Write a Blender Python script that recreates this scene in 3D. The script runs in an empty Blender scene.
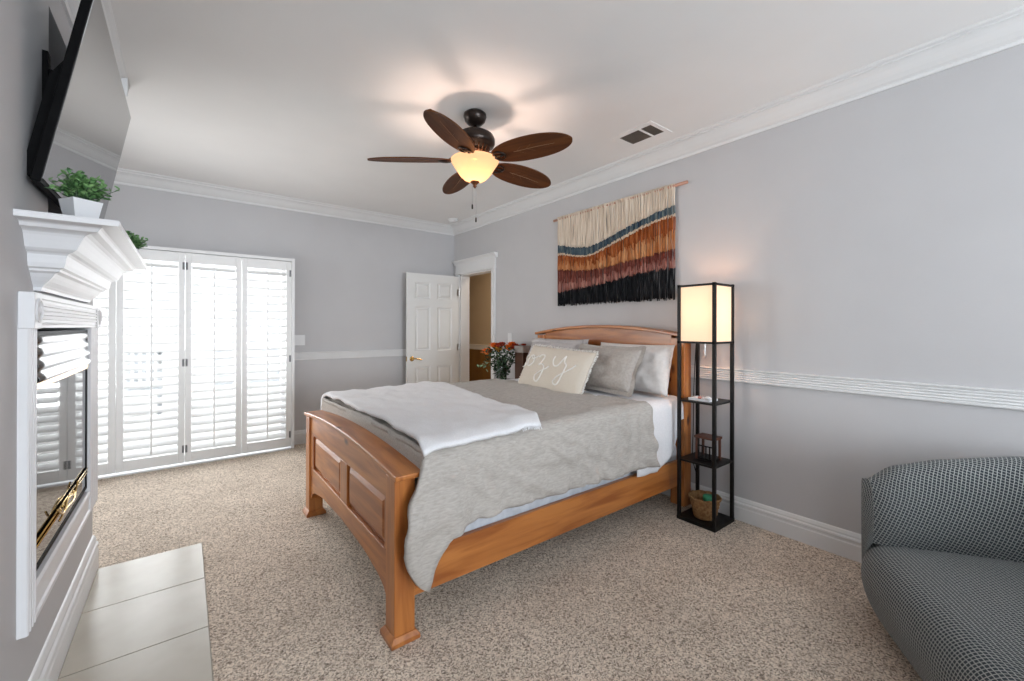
import bpy, bmesh, math, random
from mathutils import Matrix, Vector, noise
random.seed(7)
SC = bpy.context.scene
COL = SC.collection
PI = math.pi
R = math.radians

# ------------------------------------------------------------------ camera, sky, large lights, exposure
cam_d = bpy.data.cameras.new('camera')
cam = bpy.data.objects.new('camera', cam_d)
COL.objects.link(cam)
cam_d.sensor_width = 36.0
cam_d.lens = 36.0 * 421.37 / 1024.0
cam_d.shift_y = -13.73 / 1024.0
cam_d.clip_start = 0.02
_F = Vector((0.6133, 0.7899, 0.0018)).normalized()
_R = Vector((0.7899, -0.6133, 0.0019)).normalized()
_U = _R.cross(_F).normalized()
_R = _F.cross(_U).normalized()
cam.matrix_world = Matrix(((_R.x, _U.x, -_F.x, 0), (_R.y, _U.y, -_F.y, 0), (_R.z, _U.z, -_F.z, 1.32), (0, 0, 0, 1)))
SC.camera = cam

world = bpy.data.worlds.new('sky')
SC.world = world
world.use_nodes = True
_bg = world.node_tree.nodes['Background']
_bg.inputs[0].default_value = (0.88, 0.94, 1.0, 1)
_bg.inputs[1].default_value = 2.4

SC.view_settings.view_transform = 'Standard'
SC.view_settings.look = 'None'
SC.view_settings.exposure = 0.24
SC.view_settings.gamma = 1.0
SC.view_settings.use_curve_mapping = False


def light(name, kind, loc, energy, color=(1, 1, 1), size=0.1, size_y=None, direction=None, spread=None):
    d = bpy.data.lights.new(name, kind)
    d.energy = energy
    d.color = color
    if kind == 'AREA':
        d.size = size
        if size_y:
            d.shape = 'RECTANGLE'
            d.size_y = size_y
        if spread:
            d.spread = spread
    else:
        d.shadow_soft_size = size
    o = bpy.data.objects.new(name, d)
    COL.objects.link(o)
    o.location = loc
    if direction:
        o.rotation_euler = Vector(direction).to_track_quat('-Z', 'Y').to_euler()
    return o


# fill lamps at the added, unseen windows, and daylight through the patio door
light('added_rear_fill', 'AREA', (1.30, -3.85, 1.50), 222, (0.84, 0.92, 1.0), 2.9, 1.7, (0, 1, 0.12))  # added fill for even light, at an invented window behind the camera
light('added_side_fill', 'AREA', (-0.62, -1.65, 1.50), 10, (0.84, 0.92, 1.0), 1.8, 1.5, (1, 0, 0.10))  # added side fill from the left, at an invented window
light('daylight_patio_door', 'AREA', (-0.05, 5.75, 1.5), 115, (0.95, 0.98, 1.0), 2.0, 1.9, (0, -1, -0.1))
light('added_alcove_fill', 'AREA', (-1.28, 4.15, 1.55), 17, (1.0, 0.975, 0.93), 1.0, 1.3, (1, -0.45, 0.12), R(120))  # added fill that lifts the far end, at an invented window
light('fan_bulb', 'POINT', (1.507, 2.343, 2.335), 10.5, (1.0, 0.74, 0.60), 0.03)
light('shelf_lamp_bulb', 'POINT', (2.832, 1.475, 1.43), 3.6, (1.0, 0.64, 0.42), 0.03)
light('hall_ceiling_light', 'AREA', (3.7, 5.0, 2.6), 22, (1.0, 0.82, 0.62), 0.5, 0.5, (0, 0, -1))

# ------------------------------------------------------------------ materials


def mat(name, col, col2=None, scale=8.0, rough=0.5, metal=0.0, bump=0.0, bscale=None, stretch=(1, 1, 1),
        detail=4.0, coat=0.0, spec=None, sheen=0.0, lo=0.35, hi=0.65, emit=0.0, trans=0.0, bdist=0.01):
    m = bpy.data.materials.new(name)
    m.use_nodes = True
    nt = m.node_tree
    N, L = nt.nodes, nt.links
    b = N['Principled BSDF']
    b.inputs['Base Color'].default_value = (*col, 1)
    b.inputs['Roughness'].default_value = rough
    b.inputs['Metallic'].default_value = metal
    if spec is not None:
        b.inputs['Specular IOR Level'].default_value = spec
    b.inputs['Coat Weight'].default_value = coat
    b.inputs['Sheen Weight'].default_value = sheen
    if trans:
        b.inputs['Transmission Weight'].default_value = trans
    if emit:
        b.inputs['Emission Color'].default_value = (*col, 1)
        b.inputs['Emission Strength'].default_value = emit
    tc = N.new('ShaderNodeTexCoord')
    mp = N.new('ShaderNodeMapping')
    mp.inputs['Scale'].default_value = stretch
    L.new(tc.outputs['Object'], mp.inputs[0])
    if col2 is None:
        col2 = tuple(c * 0.93 for c in col)
    nz = N.new('ShaderNodeTexNoise')
    nz.inputs['Scale'].default_value = scale
    nz.inputs['Detail'].default_value = detail
    L.new(mp.outputs[0], nz.inputs['Vector'])
    cr = N.new('ShaderNodeValToRGB')
    cr.color_ramp.elements[0].position = lo
    cr.color_ramp.elements[1].position = hi
    cr.color_ramp.elements[0].color = (*col, 1)
    cr.color_ramp.elements[1].color = (*col2, 1)
    L.new(nz.outputs[0], cr.inputs[0])
    L.new(cr.outputs[0], b.inputs['Base Color'])
    if bump:
        nb = N.new('ShaderNodeTexNoise')
        nb.inputs['Scale'].default_value = bscale or scale
        nb.inputs['Detail'].default_value = 3
        L.new(mp.outputs[0], nb.inputs['Vector'])
        bp = N.new('ShaderNodeBump')
        bp.inputs['Strength'].default_value = bump
        bp.inputs['Distance'].default_value = bdist
        L.new(nb.outputs[0], bp.inputs['Height'])
        L.new(bp.outputs[0], b.inputs['Normal'])
    return m


def wood(name, c1, c2, cknot, axis=0, rough=0.32, coat=0.25, gscale=9.0):
    """Pine: grain streaks along one axis and dark knots."""
    m = bpy.data.materials.new(name)
    m.use_nodes = True
    nt = m.node_tree
    N, L = nt.nodes, nt.links
    b = N['Principled BSDF']
    b.inputs['Roughness'].default_value = rough
    b.inputs['Coat Weight'].default_value = coat
    b.inputs['Coat Roughness'].default_value = 0.2
    tc = N.new('ShaderNodeTexCoord')
    mp = N.new('ShaderNodeMapping')
    st = [1.0, 1.0, 1.0]
    st[axis] = 0.09
    mp.inputs['Scale'].default_value = st
    L.new(tc.outputs['Object'], mp.inputs[0])
    nz = N.new('ShaderNodeTexNoise')
    nz.inputs['Scale'].default_value = gscale * 2.2
    nz.inputs['Detail'].default_value = 6
    nz.inputs['Distortion'].default_value = 0.6
    L.new(mp.outputs[0], nz.inputs['Vector'])
    cr = N.new('ShaderNodeValToRGB')
    e = cr.color_ramp.elements
    e[0].position, e[0].color = 0.36, (*c2, 1)
    e[1].position, e[1].color = 0.60, (*c1, 1)
    L.new(nz.outputs[0], cr.inputs[0])
    # knots
    mp2 = N.new('ShaderNodeMapping')
    s2 = [1.0, 1.0, 1.0]
    s2[axis] = 0.45
    mp2.inputs['Scale'].default_value = s2
    L.new(tc.outputs['Object'], mp2.inputs[0])
    vo = N.new('ShaderNodeTexVoronoi')
    vo.inputs['Scale'].default_value = 5.5
    L.new(mp2.outputs[0], vo.inputs['Vector'])
    kr = N.new('ShaderNodeValToRGB')
    k = kr.color_ramp.elements
    k[0].position, k[0].color = 0.055, (1, 1, 1, 1)
    k[1].position, k[1].color = 0.13, (0, 0, 0, 1)
    L.new(vo.outputs['Distance'], kr.inputs[0])
    mx = N.new('ShaderNodeMix')
    mx.data_type = 'RGBA'
    L.new(kr.outputs[0], mx.inputs[0])
    L.new(cr.outputs[0], mx.inputs[6])
    mx.inputs[7].default_value = (*cknot, 1)
    L.new(mx.outputs[2], b.inputs['Base Color'])
    bp = N.new('ShaderNodeBump')
    bp.inputs['Strength'].default_value = 0.08
    bp.inputs['Distance'].default_value = 0.004
    L.new(nz.outputs[0], bp.inputs['Height'])
    L.new(bp.outputs[0], b.inputs['Normal'])
    return m


def carpet_mat():
    m = bpy.data.materials.new('speckled_carpet')
    m.use_nodes = True
    nt = m.node_tree
    N, L = nt.nodes, nt.links
    b = N['Principled BSDF']
    b.inputs['Roughness'].default_value = 0.95
    b.inputs['Specular IOR Level'].default_value = 0.1
    tc = N.new('ShaderNodeTexCoord')
    dn = N.new('ShaderNodeTexNoise')
    dn.inputs['Scale'].default_value = 60
    L.new(tc.outputs['Object'], dn.inputs['Vector'])
    dm = N.new('ShaderNodeMix')
    dm.data_type = 'VECTOR'
    dm.inputs[0].default_value = 0.02
    L.new(tc.outputs['Object'], dm.inputs[4])
    L.new(dn.outputs['Color'], dm.inputs[5])
    vo = N.new('ShaderNodeTexVoronoi')
    vo.inputs['Scale'].default_value = 190
    L.new(dm.outputs[1], vo.inputs['Vector'])
    sx = N.new('ShaderNodeSeparateColor')
    L.new(vo.outputs['Color'], sx.inputs[0])
    cr = N.new('ShaderNodeValToRGB')
    e = cr.color_ramp.elements
    e[0].position, e[0].color = 0.0, (0.19, 0.148, 0.113, 1)
    e[1].position, e[1].color = 1.0, (0.93, 0.83, 0.71, 1)
    for p_, c_ in ((0.25, (0.48, 0.39, 0.312, 1)), (0.55, (0.74, 0.625, 0.515, 1)), (0.8, (0.90, 0.78, 0.655, 1))):
        x = cr.color_ramp.elements.new(p_)
        x.color = c_
    L.new(sx.outputs[0], cr.inputs[0])
    nz = N.new('ShaderNodeMath')
    nz.operation = 'SUBTRACT'
    nz.inputs[0].default_value = 1.0
    L.new(vo.outputs['Distance'], nz.inputs[1])
    n2 = N.new('ShaderNodeTexNoise')
    n2.inputs['Scale'].default_value = 3.0
    L.new(tc.outputs['Object'], n2.inputs['Vector'])
    c2 = N.new('ShaderNodeValToRGB')
    c2.color_ramp.elements[0].position = 0.3
    c2.color_ramp.elements[0].color = (0.86, 0.85, 0.84, 1)
    c2.color_ramp.elements[1].position = 0.7
    c2.color_ramp.elements[1].color = (1, 1, 1, 1)
    L.new(n2.outputs[0], c2.inputs[0])
    mx = N.new('ShaderNodeMix')
    mx.data_type = 'RGBA'
    mx.blend_type = 'MULTIPLY'
    mx.inputs[0].default_value = 1
    L.new(cr.outputs[0], mx.inputs[6])
    L.new(c2.outputs[0], mx.inputs[7])
    L.new(mx.outputs[2], b.inputs['Base Color'])
    bp = N.new('ShaderNodeBump')
    bp.inputs['Strength'].default_value = 0.5
    bp.inputs['Distance'].default_value = 0.008
    L.new(nz.outputs[0], bp.inputs['Height'])
    L.new(bp.outputs[0], b.inputs['Normal'])
    return m


def clear_glass(name, tint=(1, 1, 1), refl=0.08, rough=0.0):
    m = bpy.data.materials.new(name)
    m.use_nodes = True
    nt = m.node_tree
    N, L = nt.nodes, nt.links
    N.remove(N['Principled BSDF'])
    t = N.new('ShaderNodeBsdfTransparent')
    t.inputs[0].default_value = (*tint, 1)
    g = N.new('ShaderNodeBsdfGlossy')
    g.inputs['Roughness'].default_value = rough
    lw = N.new('ShaderNodeLayerWeight')
    lw.inputs[0].default_value = 0.3
    ma = N.new('ShaderNodeMath')
    ma.operation = 'MULTIPLY_ADD'
    L.new(lw.outputs['Fresnel'], ma.inputs[0])
    ma.inputs[1].default_value = 0.6
    ma.inputs[2].default_value = refl
    mx = N.new('ShaderNodeMixShader')
    L.new(ma.outputs[0], mx.inputs[0])
    L.new(t.outputs[0], mx.inputs[1])
    L.new(g.outputs[0], mx.inputs[2])
    L.new(mx.outputs[0], N['Material Output'].inputs[0])
    return m


def shade_mat(name, col, emit, transl=0.6, clear=0.0, body=1.0):
    """Lit lamp shade: translucent cloth or glass that glows."""
    m = bpy.data.materials.new(name)
    m.use_nodes = True
    nt = m.node_tree
    N, L = nt.nodes, nt.links
    b = N['Principled BSDF']
    b.inputs['Base Color'].default_value = (*(c_ * body for c_ in col), 1)
    b.inputs['Roughness'].default_value = 0.6
    b.inputs['Emission Color'].default_value = (*col, 1)
    b.inputs['Emission Strength'].default_value = emit
    tr = N.new('ShaderNodeBsdfTranslucent')
    tr.inputs[0].default_value = (*col, 1)
    mx = N.new('ShaderNodeMixShader')
    mx.inputs[0].default_value = transl
    L.new(b.outputs[0], mx.inputs[1])
    L.new(tr.outputs[0], mx.inputs[2])
    if clear:
        tp = N.new('ShaderNodeBsdfTransparent')
        tp.inputs[0].default_value = (*col, 1)
        m2 = N.new('ShaderNodeMixShader')
        m2.inputs[0].default_value = clear
        L.new(mx.outputs[0], m2.inputs[1])
        L.new(tp.outputs[0], m2.inputs[2])
        mx = m2
    L.new(mx.outputs[0], N['Material Output'].inputs[0])
    return m


def lattice_fabric(name, base, line, nu, nv, w=0.2):
    """Upholstery weave: pale grid lines on a dark ground, in the cloth's own uv."""
    m = bpy.data.materials.new(name)
    m.use_nodes = True
    nt = m.node_tree
    N, L = nt.nodes, nt.links
    b = N['Principled BSDF']
    b.inputs['Roughness'].default_value = 0.9
    b.inputs['Specular IOR Level'].default_value = 0.2
    b.inputs['Sheen Weight'].default_value = 0.15
    uv = N.new('ShaderNodeUVMap')
    nzv = N.new('ShaderNodeTexNoise')
    nzv.inputs['Scale'].default_value = 60
    L.new(uv.outputs[0], nzv.inputs['Vector'])
    sp = N.new('ShaderNodeSeparateXYZ')
    L.new(uv.outputs[0], sp.inputs[0])

    def line_mask(sock, n):
        mu = N.new('ShaderNodeMath'); mu.operation = 'MULTIPLY'; mu.inputs[1].default_value = n
        L.new(sock, mu.inputs[0])
        ad = N.new('ShaderNodeMath'); ad.operation = 'MULTIPLY_ADD'; ad.inputs[1].default_value = 0.35
        L.new(nzv.outputs[0], ad.inputs[0]); L.new(mu.outputs[0], ad.inputs[2])
        fr = N.new('ShaderNodeMath'); fr.operation = 'FRACT'
        L.new(ad.outputs[0], fr.inputs[0])
        su = N.new('ShaderNodeMath'); su.operation = 'SUBTRACT'; su.inputs[1].default_value = 0.5
        L.new(fr.outputs[0], su.inputs[0])
        ab = N.new('ShaderNodeMath'); ab.operation = 'ABSOLUTE'
        L.new(su.outputs[0], ab.inputs[0])
        mr = N.new('ShaderNodeMapRange')
        mr.inputs[1].default_value = w * 0.5
        mr.inputs[2].default_value = w * 0.5 + 0.1
        mr.inputs[3].default_value = 1.0
        mr.inputs[4].default_value = 0.0
        L.new(ab.outputs[0], mr.inputs[0])
        return mr.outputs[0]
    a = line_mask(sp.outputs[0], nu)
    c = line_mask(sp.outputs[1], nv)
    mxm = N.new('ShaderNodeMath'); mxm.operation = 'MAXIMUM'
    L.new(a, mxm.inputs[0]); L.new(c, mxm.inputs[1])
    mx = N.new('ShaderNodeMix'); mx.data_type = 'RGBA'
    L.new(mxm.outputs[0], mx.inputs[0])
    mx.inputs[6].default_value = (*base, 1)
    mx.inputs[7].default_value = (*line, 1)
    L.new(mx.outputs[2], b.inputs['Base Color'])
    bp = N.new('ShaderNodeBump'); bp.inputs['Strength'].default_value = 0.35; bp.inputs['Distance'].default_value = 0.003
    L.new(mxm.outputs[0], bp.inputs['Height'])
    L.new(bp.outputs[0], b.inputs['Normal'])
    return m


def woven(name, c1, c2, scale=220, bump=0.25, rough=0.9, soft=2.5):
    """Cloth: fine thread mottling with slow uneven tone."""
    m = mat(name, c1, c2, scale=scale, rough=rough, bump=bump, bscale=scale * 1.3, bdist=0.003, spec=0.2, sheen=0.1,
            lo=0.3, hi=0.7, detail=3)
    return m


def slub(name, c1, c2):
    """Slubby hand-woven cloth: short pale streaks along the weft over a taupe ground."""
    m = mat(name, c1, c2, scale=95, rough=0.95, bump=0.5, bscale=240, bdist=0.004, spec=0.15, sheen=0.1, stretch=(0.30, 1.0, 1.4), detail=5, lo=0.30, hi=0.70)
    return m


M = {}
M['wall'] = mat('wall_paint', (0.545, 0.538, 0.545), (0.530, 0.523, 0.530), 3, 0.62, bump=0.10, bscale=90, bdist=0.004, spec=0.3)
M['ceiling'] = mat('ceiling_paint', (0.86, 0.855, 0.85), (0.845, 0.84, 0.835), 3, 0.8, bump=0.08, bscale=80, bdist=0.003, spec=0.2)
M['trim'] = mat('white_trim_paint', (0.75, 0.75, 0.75), (0.73, 0.73, 0.73), 4, 0.38, bump=0.02, bscale=60, spec=0.45)
M['shutter'] = mat('white_shutter_paint', (0.80, 0.80, 0.79), (0.77, 0.77, 0.765), 4, 0.42)
M['door'] = mat('white_door_paint', (0.78, 0.78, 0.765), (0.75, 0.75, 0.735), 4, 0.4)
M['mantel'] = mat('white_mantel_paint', (0.75, 0.75, 0.765), (0.73, 0.73, 0.745), 6, 0.38, bump=0.02, bscale=50)
M['carpet'] = carpet_mat()
M['tile'] = mat('cream_tile', (0.50, 0.46, 0.39), (0.40, 0.36, 0.295), 3.0, 0.24, spec=0.14, lo=0.3, hi=0.75)
M['grout'] = mat('grout', (0.36, 0.33, 0.28), None, 30, 0.9)
PINE = ((0.50, 0.185, 0.045), (0.30, 0.088, 0.019), (0.07, 0.016, 0.005))
M['pine_x'] = wood('honey_pine_along_x', *PINE, axis=0)
M['pine_y'] = wood('honey_pine_along_y', *PINE, axis=1)
M['pine_z'] = wood('honey_pine_upright', *PINE, axis=2)
M['black'] = mat('black_lamp_wood', (0.006, 0.005, 0.005), (0.010, 0.009, 0.008), 20, 0.45, spec=0.25)
M['black_plastic'] = mat('black_plastic', (0.003, 0.003, 0.0035), (0.005, 0.005, 0.0055), 30, 0.5, spec=0.06)
M['bronze'] = mat('oiled_bronze', (0.022, 0.016, 0.014), (0.035, 0.024, 0.019), 15, 0.28, metal=0.6)
M['blade'] = wood('dark_fan_blade', (0.135, 0.046, 0.013), (0.08, 0.025, 0.007), (0.05, 0.02, 0.01), axis=0, rough=0.5, coat=0.0)
M['blade'].node_tree.nodes['Principled BSDF'].inputs['Specular IOR Level'].default_value = 0.2
M['vein'] = mat('pale_vein', (0.30, 0.16, 0.08), None, 20, 0.5)
M['copper'] = mat('antique_copper', (0.20, 0.075, 0.03), (0.13, 0.045, 0.02), 25, 0.35, metal=0.7)
M['brass'] = mat('brass', (0.66, 0.46, 0.18), (0.55, 0.36, 0.12), 20, 0.22, metal=1.0)
M['chrome'] = mat('steel', (0.55, 0.55, 0.55), None, 20, 0.3, metal=1.0)
M['bowl'] = shade_mat('lit_alabaster_glass', (1.0, 0.66, 0.39), 0.90, 0.11, 0.28, 0.05)
M['shade'] = shade_mat('lit_linen_shade', (1.0, 0.73, 0.51), 0.58, 0.07, 0.0, 0.6)
M['steel_dark'] = mat('dull_hinge_steel', (0.16, 0.16, 0.165), None, 20, 0.5, metal=0.4)
M['screen'] = mat('tv_screen', (0.012, 0.012, 0.013), None, 5, 0.04, spec=1.0)
_b = M['screen'].node_tree.nodes['Principled BSDF']
_b.inputs['IOR'].default_value = 3.2
M['fire_glass'] = mat('dark_fire_glass', (0.02, 0.018, 0.016), None, 5, 0.03, spec=1.0)
M['fire_glass'].node_tree.nodes['Principled BSDF'].inputs['IOR'].default_value = 2.3
M['hood'] = mat('polished_hood', (0.20, 0.205, 0.205), (0.19, 0.195, 0.195), 4, 0.25, metal=0.8)
M['glass'] = clear_glass('window_glass')
M['vase_glass'] = clear_glass('vase_glass', (0.80, 0.88, 0.84), 0.12)
M['comforter'] = slub('taupe_comforter', (0.38, 0.35, 0.318), (0.49, 0.455, 0.42))
M['throw'] = woven('white_throw', (0.70, 0.70, 0.715), (0.77, 0.77, 0.785), 160, 0.25)
M['sheet'] = woven('white_sheet', (0.72, 0.72, 0.74), (0.78, 0.78, 0.80), 90, 0.06)
M['ticking'] = mat('quilted_ticking', (0.62, 0.65, 0.70), (0.52, 0.55, 0.60), 26, 0.85, bump=0.35, bscale=40)
M['sham'] = woven('taupe_sham', (0.37, 0.335, 0.305), (0.45, 0.41, 0.375), 60, 0.2)
M['sham_grey'] = woven('grey_sham', (0.42, 0.395, 0.39), (0.50, 0.475, 0.47), 60, 0.2)
M['linen_pillow'] = woven('pale_pillowcase', (0.62, 0.585, 0.56), (0.70, 0.665, 0.64), 40, 0.12)
M['cozy'] = woven('natural_linen', (0.60, 0.535, 0.45), (0.66, 0.60, 0.52), 230, 0.3)
M['white_yarn'] = mat('white_yarn', (0.83, 0.81, 0.77), (0.78, 0.76, 0.72), 90, 0.9)
M['dowel'] = mat('pale_dowel', (0.50, 0.27, 0.19), (0.42, 0.21, 0.14), 12, 0.5, stretch=(1, 0.1, 1))
M['chair'] = lattice_fabric('woven_slate_upholstery', (0.032, 0.040, 0.047), (0.37, 0.38, 0.365), 82, 82, 0.10)
M['pot'] = mat('white_ceramic', (0.76, 0.77, 0.79), (0.74, 0.75, 0.77), 5, 0.45)
M['leaf'] = mat('green_leaf', (0.05, 0.19, 0.05), (0.26, 0.46, 0.18), 45, 0.5)
M['leaf_dark'] = mat('dark_leaf', (0.018, 0.05, 0.022), (0.06, 0.12, 0.06), 30, 0.5)
M['leaf_pale'] = mat('pale_leaf', (0.22, 0.32, 0.20), (0.15, 0.25, 0.13), 30, 0.5)
M['orange'] = mat('orange_petals', (0.90, 0.23, 0.02), (0.78, 0.14, 0.012), 40, 0.6)
M['red'] = mat('rust_petals', (0.42, 0.045, 0.012), (0.3, 0.03, 0.01), 40, 0.6)
M['yellow'] = mat('yellow_petals', (0.80, 0.38, 0.03), (0.72, 0.30, 0.02), 40, 0.6)
M['wicker'] = mat('wicker', (0.40, 0.22, 0.09), (0.22, 0.105, 0.035), 60, 0.7, bump=0.6, bscale=120)
M['green_lid'] = mat('green_lid', (0.05, 0.30, 0.15), (0.04, 0.26, 0.13), 15, 0.5)
M['dark_wood'] = mat('dark_red_wood', (0.13, 0.045, 0.025), (0.08, 0.028, 0.015), 14, 0.45, stretch=(1, 1, 0.2))
M['vent'] = mat('vent_dark', (0.24, 0.20, 0.17), (0.20, 0.17, 0.145), 12, 0.6)
M['hall_wall'] = mat('hall_beige', (0.52, 0.43, 0.32), (0.50, 0.41, 0.30), 4, 0.7)
M['hall_brown'] = mat('hall_brown_panel', (0.21, 0.105, 0.022), (0.17, 0.082, 0.016), 6, 0.5, stretch=(1, 1, 0.2))
M['stone'] = mat('patio_concrete', (0.62, 0.60, 0.57), (0.55, 0.53, 0.5), 3, 0.85, bump=0.1, bscale=30)
M['siding'] = mat('pale_siding', (0.60, 0.63, 0.66), (0.56, 0.59, 0.62), 3, 0.7)
M['siding_dark'] = mat('grey_panel', (0.25, 0.27, 0.28), None, 3, 0.5)
M['fence'] = mat('tan_fence_boards', (0.74, 0.72, 0.69), (0.66, 0.64, 0.61), 6, 0.8)
M['night'] = mat('dark_stained_wood', (0.09, 0.035, 0.016), (0.06, 0.022, 0.01), 10, 0.4, stretch=(1, 0.15, 1))
M['grey_box'] = mat('grey_box', (0.36, 0.33, 0.31), (0.30, 0.27, 0.25), 25, 0.7)

# ------------------------------------------------------------------ mesh helpers


class MB:
    def __init__(self):
        self.v, self.f, self.uv = [], [], None

    def add(self, vs, fs):
        o = len(self.v)
        self.v += [tuple(p) for p in vs]
        self.f += [tuple(i + o for i in f) for f in fs]
        return self

    def box(self, x0, x1, y0, y1, z0, z1):
        vs = [(x, y, z) for z in (z0, z1) for y in (y0, y1) for x in (x0, x1)]
        return self.add(vs, [(0, 2, 3, 1), (4, 5, 7, 6), (0, 1, 5, 4), (2, 6, 7, 3), (0, 4, 6, 2), (1, 3, 7, 5)])

    def taper(self, cx, cy, z0, z1, a0, b0, a1, b1):
        vs = [(cx + s * a0, cy + t * b0, z0) for t in (-1, 1) for s in (-1, 1)] + \
             [(cx + s * a1, cy + t * b1, z1) for t in (-1, 1) for s in (-1, 1)]
        return self.add(vs, [(0, 2, 3, 1), (4, 5, 7, 6), (0, 1, 5, 4), (2, 6, 7, 3), (0, 4, 6, 2), (1, 3, 7, 5)])

    def lathe(self, prof, c=(0, 0, 0), n=32, cap=True):
        vs, fs = [], []
        for r, z in prof:
            for k in range(n):
                a = 2 * PI * k / n
                vs.append((c[0] + r * math.cos(a), c[1] + r * math.sin(a), c[2] + z))
        for i in range(len(prof) - 1):
            for k in range(n):
                fs.append((i * n + k, i * n + (k + 1) % n, (i + 1) * n + (k + 1) % n, (i + 1) * n + k))
        if cap:
            fs.append(tuple(range(n - 1, -1, -1)))
            fs.append(tuple((len(prof) - 1) * n + k for k in range(n)))
        return self.add(vs, fs)

    def tube(self, pts, r, n=8, cap=True):
        pts = [Vector(p) for p in pts]
        rs = r if isinstance(r, (list, tuple)) else [r] * len(pts)
        vs, fs = [], []
        ref = Vector((0, 0, 1))
        for i, p in enumerate(pts):
            t = (pts[min(i + 1, len(pts) - 1)] - pts[max(i - 1, 0)])
            if t.length < 1e-9:
                t = Vector((0, 0, 1))
            t.normalize()
            if abs(t.dot(ref)) > 0.95:
                ref = Vector((1, 0, 0)) if abs(t.x) < 0.9 else Vector((0, 1, 0))
            a = t.cross(ref).normalized()
            b = t.cross(a).normalized()
            ref = a.cross(t).normalized()
            for k in range(n):
                w = 2 * PI * k / n
                vs.append(p + a * (rs[i] * math.cos(w)) + b * (rs[i] * math.sin(w)))
        for i in range(len(pts) - 1):
            for k in range(n):
                fs.append((i * n + k, i * n + (k + 1) % n, (i + 1) * n + (k + 1) % n, (i + 1) * n + k))
        if cap:
            fs.append(tuple(range(n - 1, -1, -1)))
            fs.append(tuple((len(pts) - 1) * n + k for k in range(n)))
        return self.add(vs, fs)

    def prism(self, poly, axis, a, b):
        """Closed polygon extruded along axis ('x','y','z') from a to b. poly: the two other coordinates in x,y,z order."""
        n = len(poly)

        def P(p, t):
            return {'x': (t, p[0], p[1]), 'y': (p[0], t, p[1]), 'z': (p[0], p[1], t)}[axis]
        vs = [P(p, a) for p in poly] + [P(p, b) for p in poly]
        fs = [(i, (i + 1) % n, n + (i + 1) % n, n + i) for i in range(n)]
        fs += [tuple(range(n - 1, -1, -1)), tuple(range(n, 2 * n))]
        return self.add(vs, fs)

    def grid(self, fn, nu, nv, closed_v=False):
        vs = [fn(i / (nu - 1), j / (nv if closed_v else nv - 1)) for i in range(nu) for j in range(nv)]
        fs = []
        for i in range(nu - 1):
            for j in range(nv if closed_v else nv - 1):
                fs.append((i * nv + j, i * nv + (j + 1) % nv, (i + 1) * nv + (j + 1) % nv, (i + 1) * nv + j))
        return self.add(vs, fs)

    def ball(self, c, r, n=10, m=7, s=(1, 1, 1)):
        prof = [(r * math.sin(PI * i / m), -r * math.cos(PI * i / m)) for i in range(m + 1)]
        prof[0] = (r * 0.02, -r); prof[-1] = (r * 0.02, r)
        o = len(self.v)
        self.lathe(prof, (0, 0, 0), n)
        for i in range(o, len(self.v)):
            x, y, z = self.v[i]
            self.v[i] = (c[0] + x * s[0], c[1] + y * s[1], c[2] + z * s[2])
        return self

    def build(self, name, material, parent=None, smooth=False, bevel=0.0, origin=None, subsurf=0, solid=0.0, segs=2, solid_off=-1):
        me = bpy.data.meshes.new(name)
        o = bpy.data.objects.new(name, me)
        COL.objects.link(o)
        off = Vector((0, 0, 0))
        if parent is not None:
            o.parent = parent
            if parent.get('_world'):
                off = Vector(parent['_world'])
            o['_world'] = tuple(off)
        elif origin is not None:
            off = Vector(origin)
            o.location = off
            o['_world'] = tuple(off)
        me.from_pydata([tuple(Vector(p) - off) for p in self.v], [], self.f)
        me.update()
        bm = bmesh.new()
        bm.from_mesh(me)
        bmesh.ops.recalc_face_normals(bm, faces=bm.faces)
        bm.to_mesh(me)
        bm.free()
        me.materials.append(material)
        if smooth:
            for p in me.polygons:
                p.use_smooth = True
        if solid:
            md = o.modifiers.new('thickness', 'SOLIDIFY'); md.thickness = solid; md.offset = solid_off
        if bevel:
            md = o.modifiers.new('edge', 'BEVEL'); md.width = bevel; md.segments = segs; md.limit_method = 'ANGLE'
            md.angle_limit = R(35)
            for p in me.polygons:
                p.use_smooth = True
            md.harden_normals = True
        if subsurf:
            md = o.modifiers.new('smooth', 'SUBSURF'); md.levels = subsurf; md.render_levels = subsurf
        return o


def tag(o, label=None, cat=None, group=None, kind=None):
    if label: o['label'] = label
    if cat: o['category'] = cat
    if group: o['group'] = group
    if kind: o['kind'] = kind
    return o


def thing(name, loc, label, cat, group=None, rz=0.0, local=False):
    """Empty at the base of a thing. local=True: its parts are written in its own coordinates."""
    o = bpy.data.objects.new(name, None)
    COL.objects.link(o)
    o.empty_display_size = 0.1
    o.location = loc
    o.rotation_euler = (0, 0, rz)
    if not local:
        o['_world'] = tuple(loc)
    return tag(o, label, cat, group)


def structure(o):
    o['kind'] = 'structure'
    return o


def dup(o, loc, rz, label, parent=None):
    c = o.copy()
    COL.objects.link(c)
    if parent is None:
        c.location = loc
        c.rotation_euler = (0, 0, rz)
        c['label'] = label
    else:
        c.parent = parent
    for ch in [x for x in o.children]:
        dup(ch, None, None, None, c)
    return c


def catmull(pts, n=8):
    pts = [Vector(p) for p in pts]
    out = []
    P = [pts[0]] + pts + [pts[-1]]
    for i in range(1, len(P) - 2):
        for k in range(n):
            t = k / n
            p0, p1, p2, p3 = P[i - 1], P[i], P[i + 1], P[i + 2]
            out.append(0.5 * ((2 * p1) + (p2 - p0) * t + (2 * p0 - 5 * p1 + 4 * p2 - p3) * t * t + (3 * p1 - p0 - 3 * p2 + p3) * t ** 3))
    out.append(pts[-1])
    return out


def nz(x, y, z=0.0, s=1.0):
    return noise.noise(Vector((x * s, y * s, z * s)))


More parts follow.
